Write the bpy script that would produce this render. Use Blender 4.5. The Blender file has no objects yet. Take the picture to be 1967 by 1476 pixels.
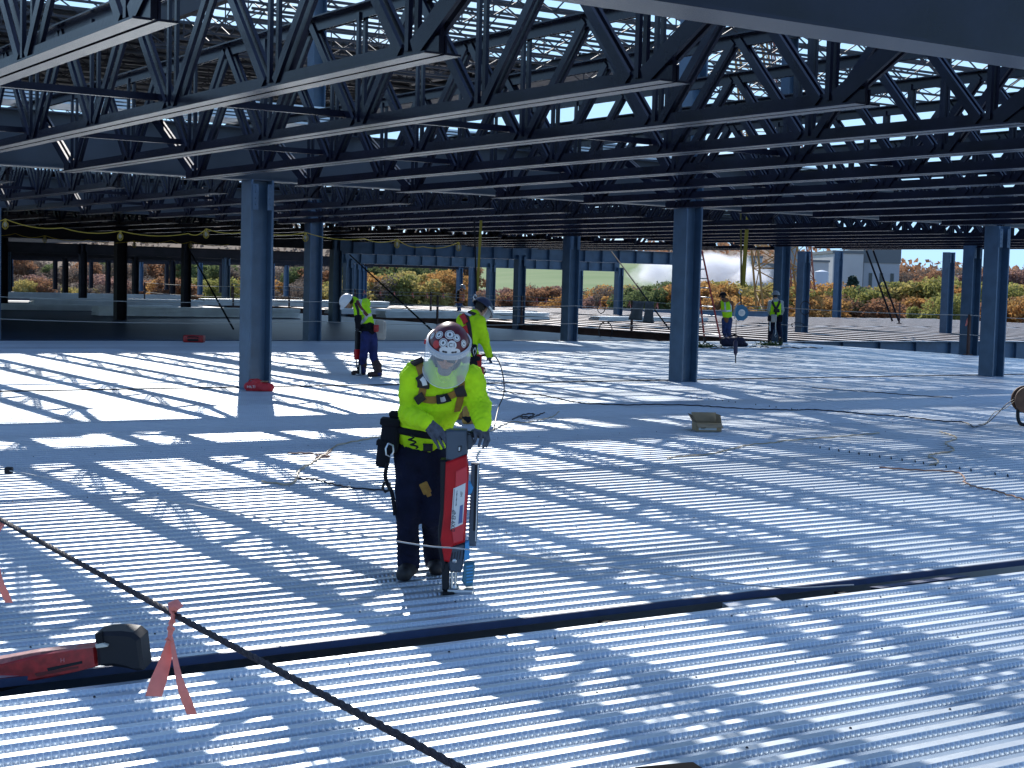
import bpy, math, random
import numpy as np
from mathutils import Vector, Matrix, Quaternion
random.seed(7); RNG = np.random.default_rng(11)
scene = bpy.context.scene
COL = scene.collection
R = math.radians

# ------------------------------------------------------------------ camera model (x along the deck ribs, y across them, z up)
PW, PH, FOC = 1967.0, 1476.0, 2949.0
PITCH, ROLL, YAW, CAMH = 0.0675, 0.0264, 0.9952, 1.92
def _basis():
    cy, sy, cp, sp = math.cos(YAW), math.sin(YAW), math.cos(PITCH), math.sin(PITCH)
    fw = np.array([cy*cp, sy*cp, -sp]); r = np.array([sy, -cy, 0.0]); u = np.cross(r, fw)
    c, s = math.cos(ROLL), math.sin(ROLL)
    return c*r+s*u, -s*r+c*u, fw
CR, CU, CF = _basis()
CO = np.array([0, 0, CAMH])
def ray(px, py):
    return CF + CR*(px-PW/2)/FOC - CU*(py-PH/2)/FOC
def hit(px, py, ax, val):
    d = ray(px, py); return CO + d*((val-CO[ax])/d[ax])
def gz(px, py, z=0.0): return hit(px, py, 2, z)
def at_depth(px, py, dep):
    d = ray(px, py); return CO + d*dep
HR = np.array([math.sin(YAW), -math.cos(YAW), 0.0])   # level right / forward of the viewer
HF = np.array([math.cos(YAW), math.sin(YAW), 0.0])
UP = np.array([0, 0, 1.0])

# ------------------------------------------------------------------ materials
MATS = {}
def mat(name, col, rough=0.6, metal=0.0, var=0.0, scale=8.0, bump=0.0, bscale=60.0, spec=0.5, col2=None, alpha=None, stretch=None):
    if name in MATS: return MATS[name]
    m = bpy.data.materials.new(name); m.use_nodes = True
    nt = m.node_tree; b = nt.nodes['Principled BSDF']
    b.inputs['Base Color'].default_value = (*col, 1); b.inputs['Roughness'].default_value = rough
    b.inputs['Metallic'].default_value = metal; b.inputs['Specular IOR Level'].default_value = spec
    if var or col2 or bump:
        tc = nt.nodes.new('ShaderNodeTexCoord')
        src = tc.outputs['Object']
        if stretch:
            mp = nt.nodes.new('ShaderNodeMapping'); mp.inputs['Scale'].default_value = stretch
            nt.links.new(src, mp.inputs['Vector']); src = mp.outputs['Vector']
    if var or col2:
        n = nt.nodes.new('ShaderNodeTexNoise'); n.inputs['Scale'].default_value = scale; n.inputs['Detail'].default_value = 6
        nt.links.new(src, n.inputs['Vector'])
        rp = nt.nodes.new('ShaderNodeValToRGB')
        c2 = col2 if col2 else tuple(min(1, c*(1+var)) for c in col)
        c1 = col if col2 else tuple(c*(1-var) for c in col)
        rp.color_ramp.elements[0].position = 0.35; rp.color_ramp.elements[1].position = 0.65
        rp.color_ramp.elements[0].color = (*c1, 1); rp.color_ramp.elements[1].color = (*c2, 1)
        nt.links.new(n.outputs['Fac'], rp.inputs['Fac']); nt.links.new(rp.outputs['Color'], b.inputs['Base Color'])
    if bump:
        n2 = nt.nodes.new('ShaderNodeTexNoise'); n2.inputs['Scale'].default_value = bscale; n2.inputs['Detail'].default_value = 4
        nt.links.new(src, n2.inputs['Vector'])
        bp = nt.nodes.new('ShaderNodeBump'); bp.inputs['Strength'].default_value = bump; bp.inputs['Distance'].default_value = 0.01
        nt.links.new(n2.outputs['Fac'], bp.inputs['Height']); nt.links.new(bp.outputs['Normal'], b.inputs['Normal'])
    MATS[name] = m; return m

galv   = mat('galvanised deck', (0.55, 0.605, 0.655), 0.38, 0.72)
def sheet_variation(m):
    # every sheet (about a metre wide, seven long) has its own zinc tone and gloss; spangle, smudges and slight oil-canning on top
    nt = m.node_tree; b = nt.nodes['Principled BSDF']; L = nt.links.new; N = nt.nodes.new
    tc = N('ShaderNodeTexCoord'); sx = N('ShaderNodeSeparateXYZ'); L(tc.outputs['Object'], sx.inputs[0])
    def mth(op, a, v):
        n = N('ShaderNodeMath'); n.operation = op; L(a, n.inputs[0]); n.inputs[1].default_value = v; return n.outputs[0]
    fy = mth('FLOOR', mth('DIVIDE', sx.outputs['Y'], .99), 0); fx = mth('DIVIDE', sx.outputs['X'], 7.3)
    ad = N('ShaderNodeMath'); ad.operation = 'MULTIPLY_ADD'; L(fy, ad.inputs[0]); ad.inputs[1].default_value = .37; L(fx, ad.inputs[2]); fx = mth('FLOOR', ad.outputs[0], 0)
    cb = N('ShaderNodeCombineXYZ'); L(fx, cb.inputs[0]); L(fy, cb.inputs[1]); wn = N('ShaderNodeTexWhiteNoise'); wn.noise_dimensions = '2D'; L(cb.outputs[0], wn.inputs['Vector'])
    n1 = N('ShaderNodeTexNoise'); n1.inputs['Scale'].default_value = .9; n1.inputs['Detail'].default_value = 7; n1.inputs['Roughness'].default_value = .65
    mp = N('ShaderNodeMapping'); mp.inputs['Scale'].default_value = (.45, 1.4, 1); L(tc.outputs['Object'], mp.inputs[0]); L(mp.outputs[0], n1.inputs['Vector'])
    n2 = N('ShaderNodeTexNoise'); n2.inputs['Scale'].default_value = 14; n2.inputs['Detail'].default_value = 3; L(tc.outputs['Object'], n2.inputs['Vector'])
    def mix3(a, wa, c, wc, base):
        x = N('ShaderNodeMath'); x.operation = 'MULTIPLY_ADD'; L(a, x.inputs[0]); x.inputs[1].default_value = wa; x.inputs[2].default_value = base
        y = N('ShaderNodeMath'); y.operation = 'MULTIPLY_ADD'; L(c, y.inputs[0]); y.inputs[1].default_value = wc; L(x.outputs[0], y.inputs[2]); return y.outputs[0]
    v = mix3(wn.outputs['Value'], .22, n1.outputs['Fac'], .35, .72); v = mix3(n2.outputs['Fac'], .16, v, 1.0, -.08)
    mx = N('ShaderNodeMix'); mx.data_type = 'RGBA'; mx.blend_type = 'MULTIPLY'; mx.inputs[0].default_value = 1; mx.inputs[6].default_value = b.inputs['Base Color'].default_value
    cc = N('ShaderNodeCombineColor'); [L(v, cc.inputs[i]) for i in range(3)]; L(cc.outputs[0], mx.inputs[7]); L(mx.outputs[2], b.inputs['Base Color'])
    L(mix3(wn.outputs['Value'], .10, n1.outputs['Fac'], .22, .29), b.inputs['Roughness'])
    n3 = N('ShaderNodeTexNoise'); n3.inputs['Scale'].default_value = 3.2; n3.inputs['Detail'].default_value = 3; L(tc.outputs['Object'], n3.inputs['Vector'])
    bp = N('ShaderNodeBump'); bp.inputs['Strength'].default_value = .22; bp.inputs['Distance'].default_value = .02; L(n3.outputs['Fac'], bp.inputs['Height']); L(bp.outputs[0], b.inputs['Normal'])
sheet_variation(galv)
galvd  = mat('deck screw', (0.02, 0.02, 0.025), 0.5, 0.3)
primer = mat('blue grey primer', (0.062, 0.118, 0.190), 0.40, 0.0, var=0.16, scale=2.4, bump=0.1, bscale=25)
primer_shaded = mat('primer darkened for shade', (0.020, 0.016, 0.022), 0.6, var=0.3, scale=1.6, spec=0.25)  # near-black tone carries the silhouette shade of the far left bays
joistm = mat('joist primer', (0.009, 0.011, 0.024), 0.24, 0.0, var=0.3, scale=2.0, bump=0.10, bscale=20, spec=0.26)
girderm = mat('grey girder primer', (0.045, 0.058, 0.075), 0.45, var=0.2, scale=1.0, bump=0.1, bscale=20, spec=0.4)
roofm  = mat('roof joist primer', (0.06, 0.06, 0.065), 0.6)
roofdk = mat('roof deck underside', (0.16, 0.17, 0.18), 0.5, 0.3, var=0.2, scale=1.0)
edgem  = mat('deck edge angle', (0.03, 0.05, 0.12), 0.5, 0.1, var=0.2)
black  = mat('black rubber', (0.010, 0.010, 0.012), 0.75, spec=0.25)
blackg = mat('black plastic', (0.011, 0.012, 0.016), 0.55, spec=0.3)
greyp  = mat('dark grey blue plastic', (0.055, 0.075, 0.105), 0.4, var=0.1)
redp   = mat('red plastic', (0.50, 0.006, 0.010), 0.5, var=0.12, scale=9, bump=0.08, spec=0.3)
redd   = mat('worn red plastic', (0.36, 0.015, 0.015), 0.38, var=0.3, scale=20, bump=0.1)
bluep  = mat('light blue plastic', (0.06, 0.32, 0.62), 0.4)
tealp  = mat('teal plastic', (0.05, 0.17, 0.24), 0.45)
whitep = mat('white label', (0.75, 0.75, 0.72), 0.5)
ink    = mat('label ink', (0.02, 0.02, 0.03), 0.6)
inkb   = mat('label blue', (0.10, 0.14, 0.32), 0.5)
steelb = mat('bare steel', (0.45, 0.46, 0.47), 0.3, 0.9, var=0.15)
hivis  = mat('hi vis yellow knit', (0.54, 0.88, 0.015), 0.85, var=0.17, scale=6, bump=0.9, bscale=20, spec=0.2)
hivis2 = mat('hi vis vest', (0.48, 0.90, 0.02), 0.8, var=0.06, scale=10, bump=0.2, bscale=90, spec=0.2)
reflect= mat('reflective tape', (0.55, 0.57, 0.58), 0.35, 0.4)
navy   = mat('navy trousers', (0.007, 0.009, 0.026), 0.85, var=0.35, scale=6, bump=0.3, bscale=90, spec=0.2)
denim  = mat('blue denim', (0.03, 0.055, 0.15), 0.85, var=0.35, scale=9, bump=0.2, bscale=120, spec=0.2)
blackc = mat('black cloth', (0.010, 0.011, 0.016), 0.9, bump=0.2, spec=0.2)
brownc = mat('brown duck cloth', (0.20, 0.10, 0.055), 0.9, var=0.2, spec=0.2)
skin   = mat('skin', (0.50, 0.27, 0.19), 0.5, var=0.1, scale=20)
hairm  = mat('dark hair', (0.03, 0.022, 0.018), 0.7, bump=0.5, bscale=200)
beardm = mat('grey beard', (0.22, 0.20, 0.19), 0.8, bump=0.5, bscale=200)
glove  = mat('grey knit glove', (0.085, 0.095, 0.12), 0.85, var=0.3, scale=30, bump=0.4, bscale=220, spec=0.2)
gloveb = mat('black glove', (0.02, 0.022, 0.03), 0.8)
bootm  = mat('brown work boot', (0.045, 0.022, 0.02), 0.65, var=0.3, scale=14, bump=0.2)
bootb  = mat('black work boot', (0.012, 0.011, 0.012), 0.6, bump=0.2)
boott  = mat('tan work boot', (0.42, 0.24, 0.05), 0.75, var=0.2)
harn   = mat('tan harness webbing', (0.33, 0.17, 0.03), 0.8, var=0.12, scale=30, bump=0.3, bscale=200)
harnd  = mat('black harness pad', (0.03, 0.022, 0.022), 0.8, bump=0.2)
harnr  = mat('red harness webbing', (0.55, 0.02, 0.02), 0.7, bump=0.2)
helmw  = mat('white helmet shell', (0.78, 0.79, 0.80), 0.35)
helmr  = mat('maroon helmet shell', (0.115, 0.010, 0.016), 0.3, var=0.2)
helmn  = mat('navy helmet shell', (0.02, 0.025, 0.06), 0.3)
stickw = mat('helmet sticker', (0.72, 0.72, 0.70), 0.45)
stickr = mat('red sticker', (0.55, 0.03, 0.03), 0.45)
ropem  = mat('dark wire rope', (0.020, 0.013, 0.018), 0.75, 0.0, var=0.4, scale=60, bump=0.3, bscale=200)
wirem  = mat('steel wire', (0.32, 0.33, 0.34), 0.4, 0.6)
wirelt = mat('pale rail cable', (0.55, 0.53, 0.48), 0.5, 0.2)
pinkm  = mat('pink flagging tape', (0.80, 0.22, 0.17), 0.6, var=0.08, scale=30)
yelm   = mat('yellow cable', (0.60, 0.42, 0.05), 0.6)
slingm = mat('yellow webbing sling', (0.24, 0.20, 0.02), 0.8, bump=0.2)
orangec= mat('orange extension cord', (0.30, 0.15, 0.09), 0.6, var=0.3, scale=5)
blackco= mat('black extension cord', (0.02, 0.016, 0.02), 0.5)
cordt  = mat('tan extension cord', (0.45, 0.36, 0.24), 0.6, var=0.3, scale=4)
cardb  = mat('brown cardboard', (0.34, 0.25, 0.15), 0.9, var=0.1, scale=10)
cardbi = mat('cardboard inside', (0.20, 0.14, 0.085), 0.9)
ladred = mat('red fibreglass', (0.42, 0.03, 0.03), 0.5)
alum   = mat('aluminium', (0.55, 0.56, 0.58), 0.35, 0.8)
srlblue= mat('blue lifeline casing', (0.02, 0.15, 0.28), 0.35)
greenm = mat('mossy debris', (0.05, 0.10, 0.03), 0.9, var=0.5, scale=30)
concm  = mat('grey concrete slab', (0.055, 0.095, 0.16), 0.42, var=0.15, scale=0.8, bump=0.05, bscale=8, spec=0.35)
rustm  = mat('rusty brown steel', (0.10, 0.05, 0.04), 0.75, var=0.4, scale=1.2)
flangem = mat('pale joist flange', (0.50, 0.43, 0.40), 0.45, 0.2, var=0.25, scale=1.5)
galvb  = mat('deck bundle sheet', (0.62, 0.65, 0.68), 0.4, 0.6, var=0.1, scale=2)
groundm= mat('bare earth', (0.16, 0.12, 0.085), 0.95, var=0.35, scale=0.05)
greyt  = mat('grey tarp', (0.22, 0.23, 0.24), 0.8, var=0.2, scale=3)

# ------------------------------------------------------------------ mesh building
def link(o, parent=None):
    COL.objects.link(o)
    if parent is not None: o.parent = parent
    return o
class MB:
    def __init__(s): s.v = []; s.f = []; s.m = []; s.sm = []
    def add(s, verts, faces, mi=0, smooth=False):
        b = len(s.v); s.v.extend([tuple(map(float, q)) for q in verts])
        for f in faces: s.f.append(tuple(b+i for i in f)); s.m.append(mi); s.sm.append(smooth)
    def box(s, c, size, rot=None, mi=0):
        hx, hy, hz = size[0]/2, size[1]/2, size[2]/2
        P = [(x, y, z) for x in (-hx, hx) for y in (-hy, hy) for z in (-hz, hz)]
        if rot is not None: P = [tuple(rot @ Vector(p)) for p in P]
        P = [(p[0]+c[0], p[1]+c[1], p[2]+c[2]) for p in P]
        s.add(P, [(0,1,3,2),(4,6,7,5),(0,4,5,1),(2,3,7,6),(0,2,6,4),(1,5,7,3)], mi)
    def rbox(s, c, size, bev, rot=None, mi=0, n=3):
        # rounded box (superellipse section swept in z with rounded ends)
        hx, hy, hz = [t/2 for t in size]
        prof = []
        for a, zz in [(bev*(1-math.cos(t*math.pi/2/n)), t) for t in range(n+1)]: pass
        rings = []
        for k in range(n+1):
            t = k/n*math.pi/2; rings.append((bev*(1-math.sin(t)), -hz+bev*(1-math.cos(t))))
        rings2 = rings + [(i, -z) for i, z in reversed(rings)]
        V = []; N = 4*(n+1)
        for ins, z in rings2:
            for qx, qy, a0 in ((1,1,0),(-1,1,90),(-1,-1,180),(1,-1,270)):
                for k in range(n+1):
                    a = R(a0+90*k/n); r = max(bev-ins, 1e-4)
                    V.append((qx*(hx-bev)+math.cos(a)*r, qy*(hy-bev)+math.sin(a)*r, z))
        F = []
        for i in range(len(rings2)-1):
            for j in range(N): F.append((i*N+j, i*N+(j+1) % N, (i+1)*N+(j+1) % N, (i+1)*N+j))
        F.append(tuple(reversed(range(N)))); F.append(tuple((len(rings2)-1)*N+j for j in range(N)))
        if rot is not None: V = [tuple(rot @ Vector(p)) for p in V]
        s.add([(p[0]+c[0], p[1]+c[1], p[2]+c[2]) for p in V], F, mi, True)
    def bar(s, p, q, w, h, up=(0,0,1), mi=0):
        p, q = Vector(p), Vector(q); d = (q-p).normalized(); u = Vector(up)
        if abs(d.dot(u)) > 0.98: u = Vector((0,1,0))
        x = d.cross(u).normalized(); y = x.cross(d)
        V = []
        for o in (p, q):
            for a, b in ((-1,-1),(1,-1),(1,1),(-1,1)): V.append(tuple(o+x*(a*w/2)+y*(b*h/2)))
        s.add(V, [(3,2,1,0),(4,5,6,7),(0,1,5,4),(1,2,6,5),(2,3,7,6),(3,0,4,7)], mi)
    def tube(s, pts, r, n=8, mi=0, cap=True, twist=0.0):
        pts = [Vector(p) for p in pts]; k = len(pts)
        rs = r if hasattr(r, '__len__') else [r]*k
        T = [(pts[min(i+1, k-1)]-pts[max(i-1, 0)]).normalized() for i in range(k)]
        a = Vector((0,0,1)) if abs(T[0].z) < 0.9 else Vector((1,0,0))
        nx = T[0].cross(a).normalized(); V = []
        for i in range(k):
            nx = (nx - T[i]*nx.dot(T[i])).normalized(); ny = T[i].cross(nx)
            for j in range(n):
                t = 2*math.pi*j/n + twist*i
                V.append(tuple(pts[i]+(nx*math.cos(t)+ny*math.sin(t))*rs[i]))
        F = [(i*n+j, i*n+(j+1) % n, (i+1)*n+(j+1) % n, (i+1)*n+j) for i in range(k-1) for j in range(n)]
        if cap: F += [tuple(reversed(range(n))), tuple((k-1)*n+j for j in range(n))]
        s.add(V, F, mi, True)
    def lathe(s, prof, c=(0,0,0), n=24, mi=0, rot=None, sc=(1,1)):
        V = []
        for r, z in prof:
            for j in range(n):
                t = 2*math.pi*j/n; p = Vector((r*math.cos(t)*sc[0], r*math.sin(t)*sc[1], z))
                if rot is not None: p = rot @ p
                V.append((p.x+c[0], p.y+c[1], p.z+c[2]))
        k = len(prof)
        F = [(i*n+j, i*n+(j+1) % n, (i+1)*n+(j+1) % n, (i+1)*n+j) for i in range(k-1) for j in range(n)]
        F += [tuple(reversed(range(n))), tuple((k-1)*n+j for j in range(n))]
        s.add(V, F, mi, True)
    def prism(s, poly, p0, ex, ey, ez, depth, mi=0):
        # polygon in the ex/ey plane extruded along ez
        p0, ex, ey, ez = Vector(p0), Vector(ex), Vector(ey), Vector(ez); n = len(poly)
        V = [tuple(p0+ex*a+ey*b) for a, b in poly]+[tuple(p0+ex*a+ey*b+ez*depth) for a, b in poly]
        F = [tuple(range(n)), tuple(reversed(range(n, 2*n)))]+[(i, n+i, n+(i+1) % n, (i+1) % n) for i in range(n)]
        s.add(V, F, mi)
    def mesh(s, name, mats, sharp=True):
        me = bpy.data.meshes.new(name); me.from_pydata(s.v, [], s.f)
        for m in (mats if isinstance(mats, (list, tuple)) else [mats]): me.materials.append(m)
        me.polygons.foreach_set('material_index', s.m); me.polygons.foreach_set('use_smooth', s.sm)
        me.validate(); me.update()
        if sharp and any(s.sm): me.set_sharp_from_angle(angle=R(50))
        return me
    def build(s, name, mats, parent=None, loc=None):
        o = link(bpy.data.objects.new(name, s.mesh(name, mats)), parent)
        if loc is not None: o.location = loc
        return o
def np_obj(name, V, F, mats, parent=None, mi=None, smooth=True):
    me = bpy.data.meshes.new(name); V = np.asarray(V, np.float32); F = np.asarray(F, np.int32)
    me.vertices.add(len(V)); me.vertices.foreach_set('co', V.ravel())
    k = F.shape[1]; me.loops.add(F.size); me.loops.foreach_set('vertex_index', F.ravel())
    me.polygons.add(len(F)); me.polygons.foreach_set('loop_start', np.arange(0, F.size, k, dtype=np.int32))
    me.polygons.foreach_set('use_smooth', np.full(len(F), smooth))
    for m in (mats if isinstance(mats, (list, tuple)) else [mats]): me.materials.append(m)
    if mi is not None: me.polygons.foreach_set('material_index', np.asarray(mi, np.int32))
    me.update(calc_edges=True); me.validate()
    return link(bpy.data.objects.new(name, me), parent)
def tag(o, label=None, cat=None, group=None, kind=None):
    if label: o['label'] = label
    if cat: o['category'] = cat
    if group: o['group'] = group
    if kind: o['kind'] = kind
    return o
def empty(name, loc=(0,0,0), rz=0.0):
    o = bpy.data.objects.new(name, None); o.empty_display_size = 0.2
    link(o); o.location = loc; o.rotation_euler = (0, 0, rz); return o
def copy_tree(o, parent=None, kids=None):
    kids = KIDS(o) if kids is None else kids
    c = o.copy(); link(c)
    if parent is not None: c.parent = parent
    for ch in kids: copy_tree(ch, c)
    return c
def KIDS(o): return [x for x in bpy.data.objects if x.parent == o]
def structure(o): o['kind'] = 'structure'; return o
def curve_pts(pts, n=8):
    P = [np.array(p, float) for p in pts]; P = [2*P[0]-P[1]]+P+[2*P[-1]-P[-2]]; out = []
    for i in range(1, len(P)-2):
        for k in range(n):
            t = k/n; a, b, c, d = P[i-1], P[i], P[i+1], P[i+2]
            out.append(0.5*((2*b)+(-a+c)*t+(2*a-5*b+4*c-d)*t*t+(-a+3*b-3*c+d)*t**3))
    out.append(P[-2]); return out
def sag(p, q, s, n=12):
    p, q = np.array(p, float), np.array(q, float)
    return [p+(q-p)*t-UP*s*4*t*(1-t) for t in np.linspace(0, 1, n)]
def text_mesh(body, size, depth=0.0006, name='lettering'):
    cu = bpy.data.curves.new(name, 'FONT'); cu.body = body; cu.size = size; cu.extrude = depth
    cu.align_x = 'CENTER'; cu.align_y = 'CENTER'
    o = bpy.data.objects.new(name, cu); COL.objects.link(o)
    bpy.context.view_layer.update()
    me = bpy.data.meshes.new_from_object(o.evaluated_get(bpy.context.evaluated_depsgraph_get()))
    bpy.data.objects.remove(o); bpy.data.curves.remove(cu); me.name = name; return me
def place_text(body, size, origin, ex, ey, m, parent, name='lettering'):
    me = text_mesh(body, size); me.materials.clear(); me.materials.append(m)
    ex, ey = Vector(ex).normalized(), Vector(ey).normalized(); ez = ex.cross(ey)
    M = Matrix((ex, ey, ez)).transposed().to_4x4(); M.translation = Vector(origin)
    me.transform(M); return link(bpy.data.objects.new(name, me), parent)
def frame(x, z):
    # rotation whose columns are x', y', z' with z' ~ z
    z = Vector(z).normalized(); x = Vector(x); x = (x-z*x.dot(z)).normalized(); y = z.cross(x)
    return Matrix((x, y, z)).transposed()

# ------------------------------------------------------------------ implicit surfaces for bodies and clothes
def sdf_grid(prims, res, pad=0.04, k=0.03):
    lo = np.full(3, 1e9); hi = -lo
    for p in prims:
        if p[0] == 'cap':
            a, b, r = np.array(p[1]), np.array(p[2]), max(p[3], p[4])
            lo = np.minimum(lo, np.minimum(a, b)-r); hi = np.maximum(hi, np.maximum(a, b)+r)
        elif p[0] == 'ell':
            c, r = np.array(p[1]), max(p[2]); lo = np.minimum(lo, c-r); hi = np.maximum(hi, c+r)
    lo -= pad; hi += pad; n = np.ceil((hi-lo)/res).astype(int)+1
    G = np.full(n, 1.0, np.float32); ax = [lo[i]+np.arange(n[i])*res for i in range(3)]
    for p in prims:
        kk = k
        if p[0] == 'cap':
            a, b, ra, rb = np.array(p[1], float), np.array(p[2], float), p[3], p[4]
            if len(p) > 5 and p[5] is not None: kk = p[5]
            flat = p[6] if len(p) > 6 else None
            blo, bhi = np.minimum(a, b)-max(ra, rb), np.maximum(a, b)+max(ra, rb)
        else:
            c, rr, rot = np.array(p[1], float), np.array(p[2], float), p[3]
            if len(p) > 4 and p[4] is not None: kk = p[4]
            blo, bhi = c-rr.max(), c+rr.max()
        m = kk*1.5+res*3
        i0 = np.clip(np.floor((blo-m-lo)/res).astype(int), 0, n-1); i1 = np.clip(np.ceil((bhi+m-lo)/res).astype(int)+1, 1, n)
        X, Y, Z = np.meshgrid(*[ax[i][i0[i]:i1[i]] for i in range(3)], indexing='ij', sparse=True)
        if p[0] == 'cap':
            ab = b-a; L2 = max(ab@ab, 1e-9)
            t = np.clip(((X-a[0])*ab[0]+(Y-a[1])*ab[1]+(Z-a[2])*ab[2])/L2, 0, 1)
            dx, dy, dz = X-(a[0]+t*ab[0]), Y-(a[1]+t*ab[1]), Z-(a[2]+t*ab[2])
            rad = ra+(rb-ra)*t
            if flat is not None:   # (axis, factor): squash the section along an axis
                axv, fac = np.array(flat[0], float), flat[1]
                q = dx*axv[0]+dy*axv[1]+dz*axv[2]
                d = np.sqrt(dx*dx+dy*dy+dz*dz+q*q*(1/fac**2-1))-rad
                d = d*(0.5+0.5*fac)
            else: d = np.sqrt(dx*dx+dy*dy+dz*dz)-rad
        else:
            dx, dy, dz = X-c[0], Y-c[1], Z-c[2]
            if rot is not None:
                M = np.array(rot)   # columns = local axes
                dx, dy, dz = (dx*M[0,0]+dy*M[1,0]+dz*M[2,0], dx*M[0,1]+dy*M[1,1]+dz*M[2,1], dx*M[0,2]+dy*M[1,2]+dz*M[2,2])
            q = np.sqrt((dx/rr[0])**2+(dy/rr[1])**2+(dz/rr[2])**2); g = np.sqrt((dx/rr[0]**2)**2+(dy/rr[1]**2)**2+(dz/rr[2]**2)**2)
            d = q*(q-1)/np.maximum(g, 1e-6)
        S = G[i0[0]:i1[0], i0[1]:i1[1], i0[2]:i1[2]]
        h = np.clip(0.5+0.5*(d-S)/kk, 0, 1)
        S[...] = (d+(S-d)*h-kk*h*(1-h)).astype(np.float32)
    return G, lo, ax
def folds(G, lo, ax, amp, freq, seed=0):
    rg = np.random.default_rng(seed)
    X, Y, Z = np.meshgrid(*ax, indexing='ij', sparse=True); n = 0
    for i in range(7):
        f = rg.normal(size=3)*freq*(0.5+0.25*i); ph = rg.uniform(0, 6.28, 2)
        n = n+np.sin(X*f[0]+Y*f[1]+Z*f[2]+ph[0]+1.3*np.sin(X*f[1]*.5-Z*f[0]*.5+ph[1]))/(1+0.4*i)
    m = 0
    for i in range(6):
        f = rg.normal(size=3)*freq*(2.2+0.5*i); ph = rg.uniform(0, 6.28, 2)
        m = m+np.abs(np.sin(X*f[0]+Y*f[1]+Z*f[2]*.6+ph[0]+1.8*np.sin(X*f[2]*.25+Y*f[0]*.25-Z*f[1]*.3+ph[1])))/(1+0.3*i)
    G += (amp*n/2.5+amp*.42*(m-2.2)).astype(np.float32)
def clip(G, ax, p, nrm):
    # keep the side the normal points away from
    nrm = np.array(nrm, float)/np.linalg.norm(nrm); X, Y, Z = np.meshgrid(*ax, indexing='ij', sparse=True)
    np.maximum(G, ((X-p[0])*nrm[0]+(Y-p[1])*nrm[1]+(Z-p[2])*nrm[2]).astype(np.float32), out=G)
def surfnets(G, lo, res):
    nx, ny, nz = G.shape; C = (nx-1, ny-1, nz-1)
    acc = np.zeros((*C, 3), np.float32); cnt = np.zeros(C, np.float32)
    corners = [(i, j, k) for i in (0, 1) for j in (0, 1) for k in (0, 1)]
    sub = {c: G[c[0]:nx-1+c[0], c[1]:ny-1+c[1], c[2]:nz-1+c[2]] for c in corners}
    for a in corners:
        for d in range(3):
            if a[d] == 1: continue
            b = list(a); b[d] = 1; b = tuple(b); va, vb = sub[a], sub[b]
            x = (va < 0) != (vb < 0)
            if not x.any(): continue
            t = np.where(x, va/np.where(x, va-vb, 1), 0)
            for e in range(3):
                acc[..., e] += np.where(x, (a[e]+t) if e == d else a[e], 0)
            cnt += x
    act = cnt > 0; idx = np.full(C, -1, np.int64); idx[act] = np.arange(act.sum())
    base = np.argwhere(act); V = lo+(base+acc[act]/cnt[act][:, None])*res
    F = []
    for d in range(3):
        e, f = (d+1) % 3, (d+2) % 3
        sl0 = [slice(1, s-1) for s in G.shape]; sl1 = list(sl0)
        sl0[d] = slice(0, G.shape[d]-1); sl1[d] = slice(1, G.shape[d])
        A, B = G[tuple(sl0)] < 0, G[tuple(sl1)] < 0
        for cond, flip in ((A & ~B, False), (~A & B, True)):
            q = np.argwhere(cond)
            if not len(q): continue
            o = np.array([1, 1, 1]); o[d] = 0; q = q+o
            def ii(de, df):
                w = q.copy(); w[:, e] -= de; w[:, f] -= df; return idx[w[:, 0], w[:, 1], w[:, 2]]
            quad = np.stack([ii(1, 1), ii(0, 1), ii(0, 0), ii(1, 0)], 1)
            F.append(quad[:, ::-1] if flip else quad)
    F = np.concatenate(F); F = F[(F >= 0).all(1)]
    return V, F
def smooth_v(V, F, it=2):
    E = np.concatenate([F[:, [0, 1]], F[:, [1, 2]], F[:, [2, 3]], F[:, [3, 0]]]); E = np.concatenate([E, E[:, ::-1]])
    c = np.bincount(E[:, 0], minlength=len(V))[:, None]
    for _ in range(it):
        S = np.stack([np.bincount(E[:, 0], V[E[:, 1], i], minlength=len(V)) for i in range(3)], 1)
        V = V*0.5+0.5*S/np.maximum(c, 1)
    return V
def sdf_obj(name, prims, res, mats, parent=None, k=0.03, fold=None, clips=(), it=1, origin=None, paint=None):
    G, lo, ax = sdf_grid(prims, res, k=k, pad=0.03+res*2)
    if fold: folds(G, lo, ax, *fold)
    for p, nrm in clips: clip(G, ax, p, nrm)
    V, F = surfnets(G, lo, res); V = smooth_v(V, F, it)
    if origin is not None: V = V-np.array(origin)
    mi = paint(V[F].mean(1)+(np.array(origin) if origin is not None else 0)) if paint else None
    return np_obj(name, V, F, mats, parent, mi)
# ------------------------------------------------------------------ camera, sky, sun
cam = bpy.data.cameras.new('camera'); cam.sensor_width = 36.0; cam.lens = FOC/PW*36.0; cam.clip_start = 0.05; cam.clip_end = 6000
co = bpy.data.objects.new('camera', cam); COL.objects.link(co)
M = Matrix(((CR[0], CU[0], -CF[0]), (CR[1], CU[1], -CF[1]), (CR[2], CU[2], -CF[2]))).to_4x4(); M.translation = Vector(CO)
co.matrix_world = M; scene.camera = co
SUN_AZ, SUN_EL = R(66.8), R(33.65)
SD = np.array([math.cos(SUN_AZ)*math.cos(SUN_EL), math.sin(SUN_AZ)*math.cos(SUN_EL), math.sin(SUN_EL)])
sl = bpy.data.lights.new('sun', 'SUN'); sl.energy = 4.5; sl.angle = R(0.53); sl.color = (1.0, 0.95, 0.88)
so = bpy.data.objects.new('sun', sl); COL.objects.link(so)
so.rotation_euler = Vector(SD).to_track_quat('Z', 'Y').to_euler(); so.location = (0, 0, 40)
w = bpy.data.worlds.new('World'); scene.world = w; w.use_nodes = True
nt = w.node_tree; bg = nt.nodes['Background']
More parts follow.
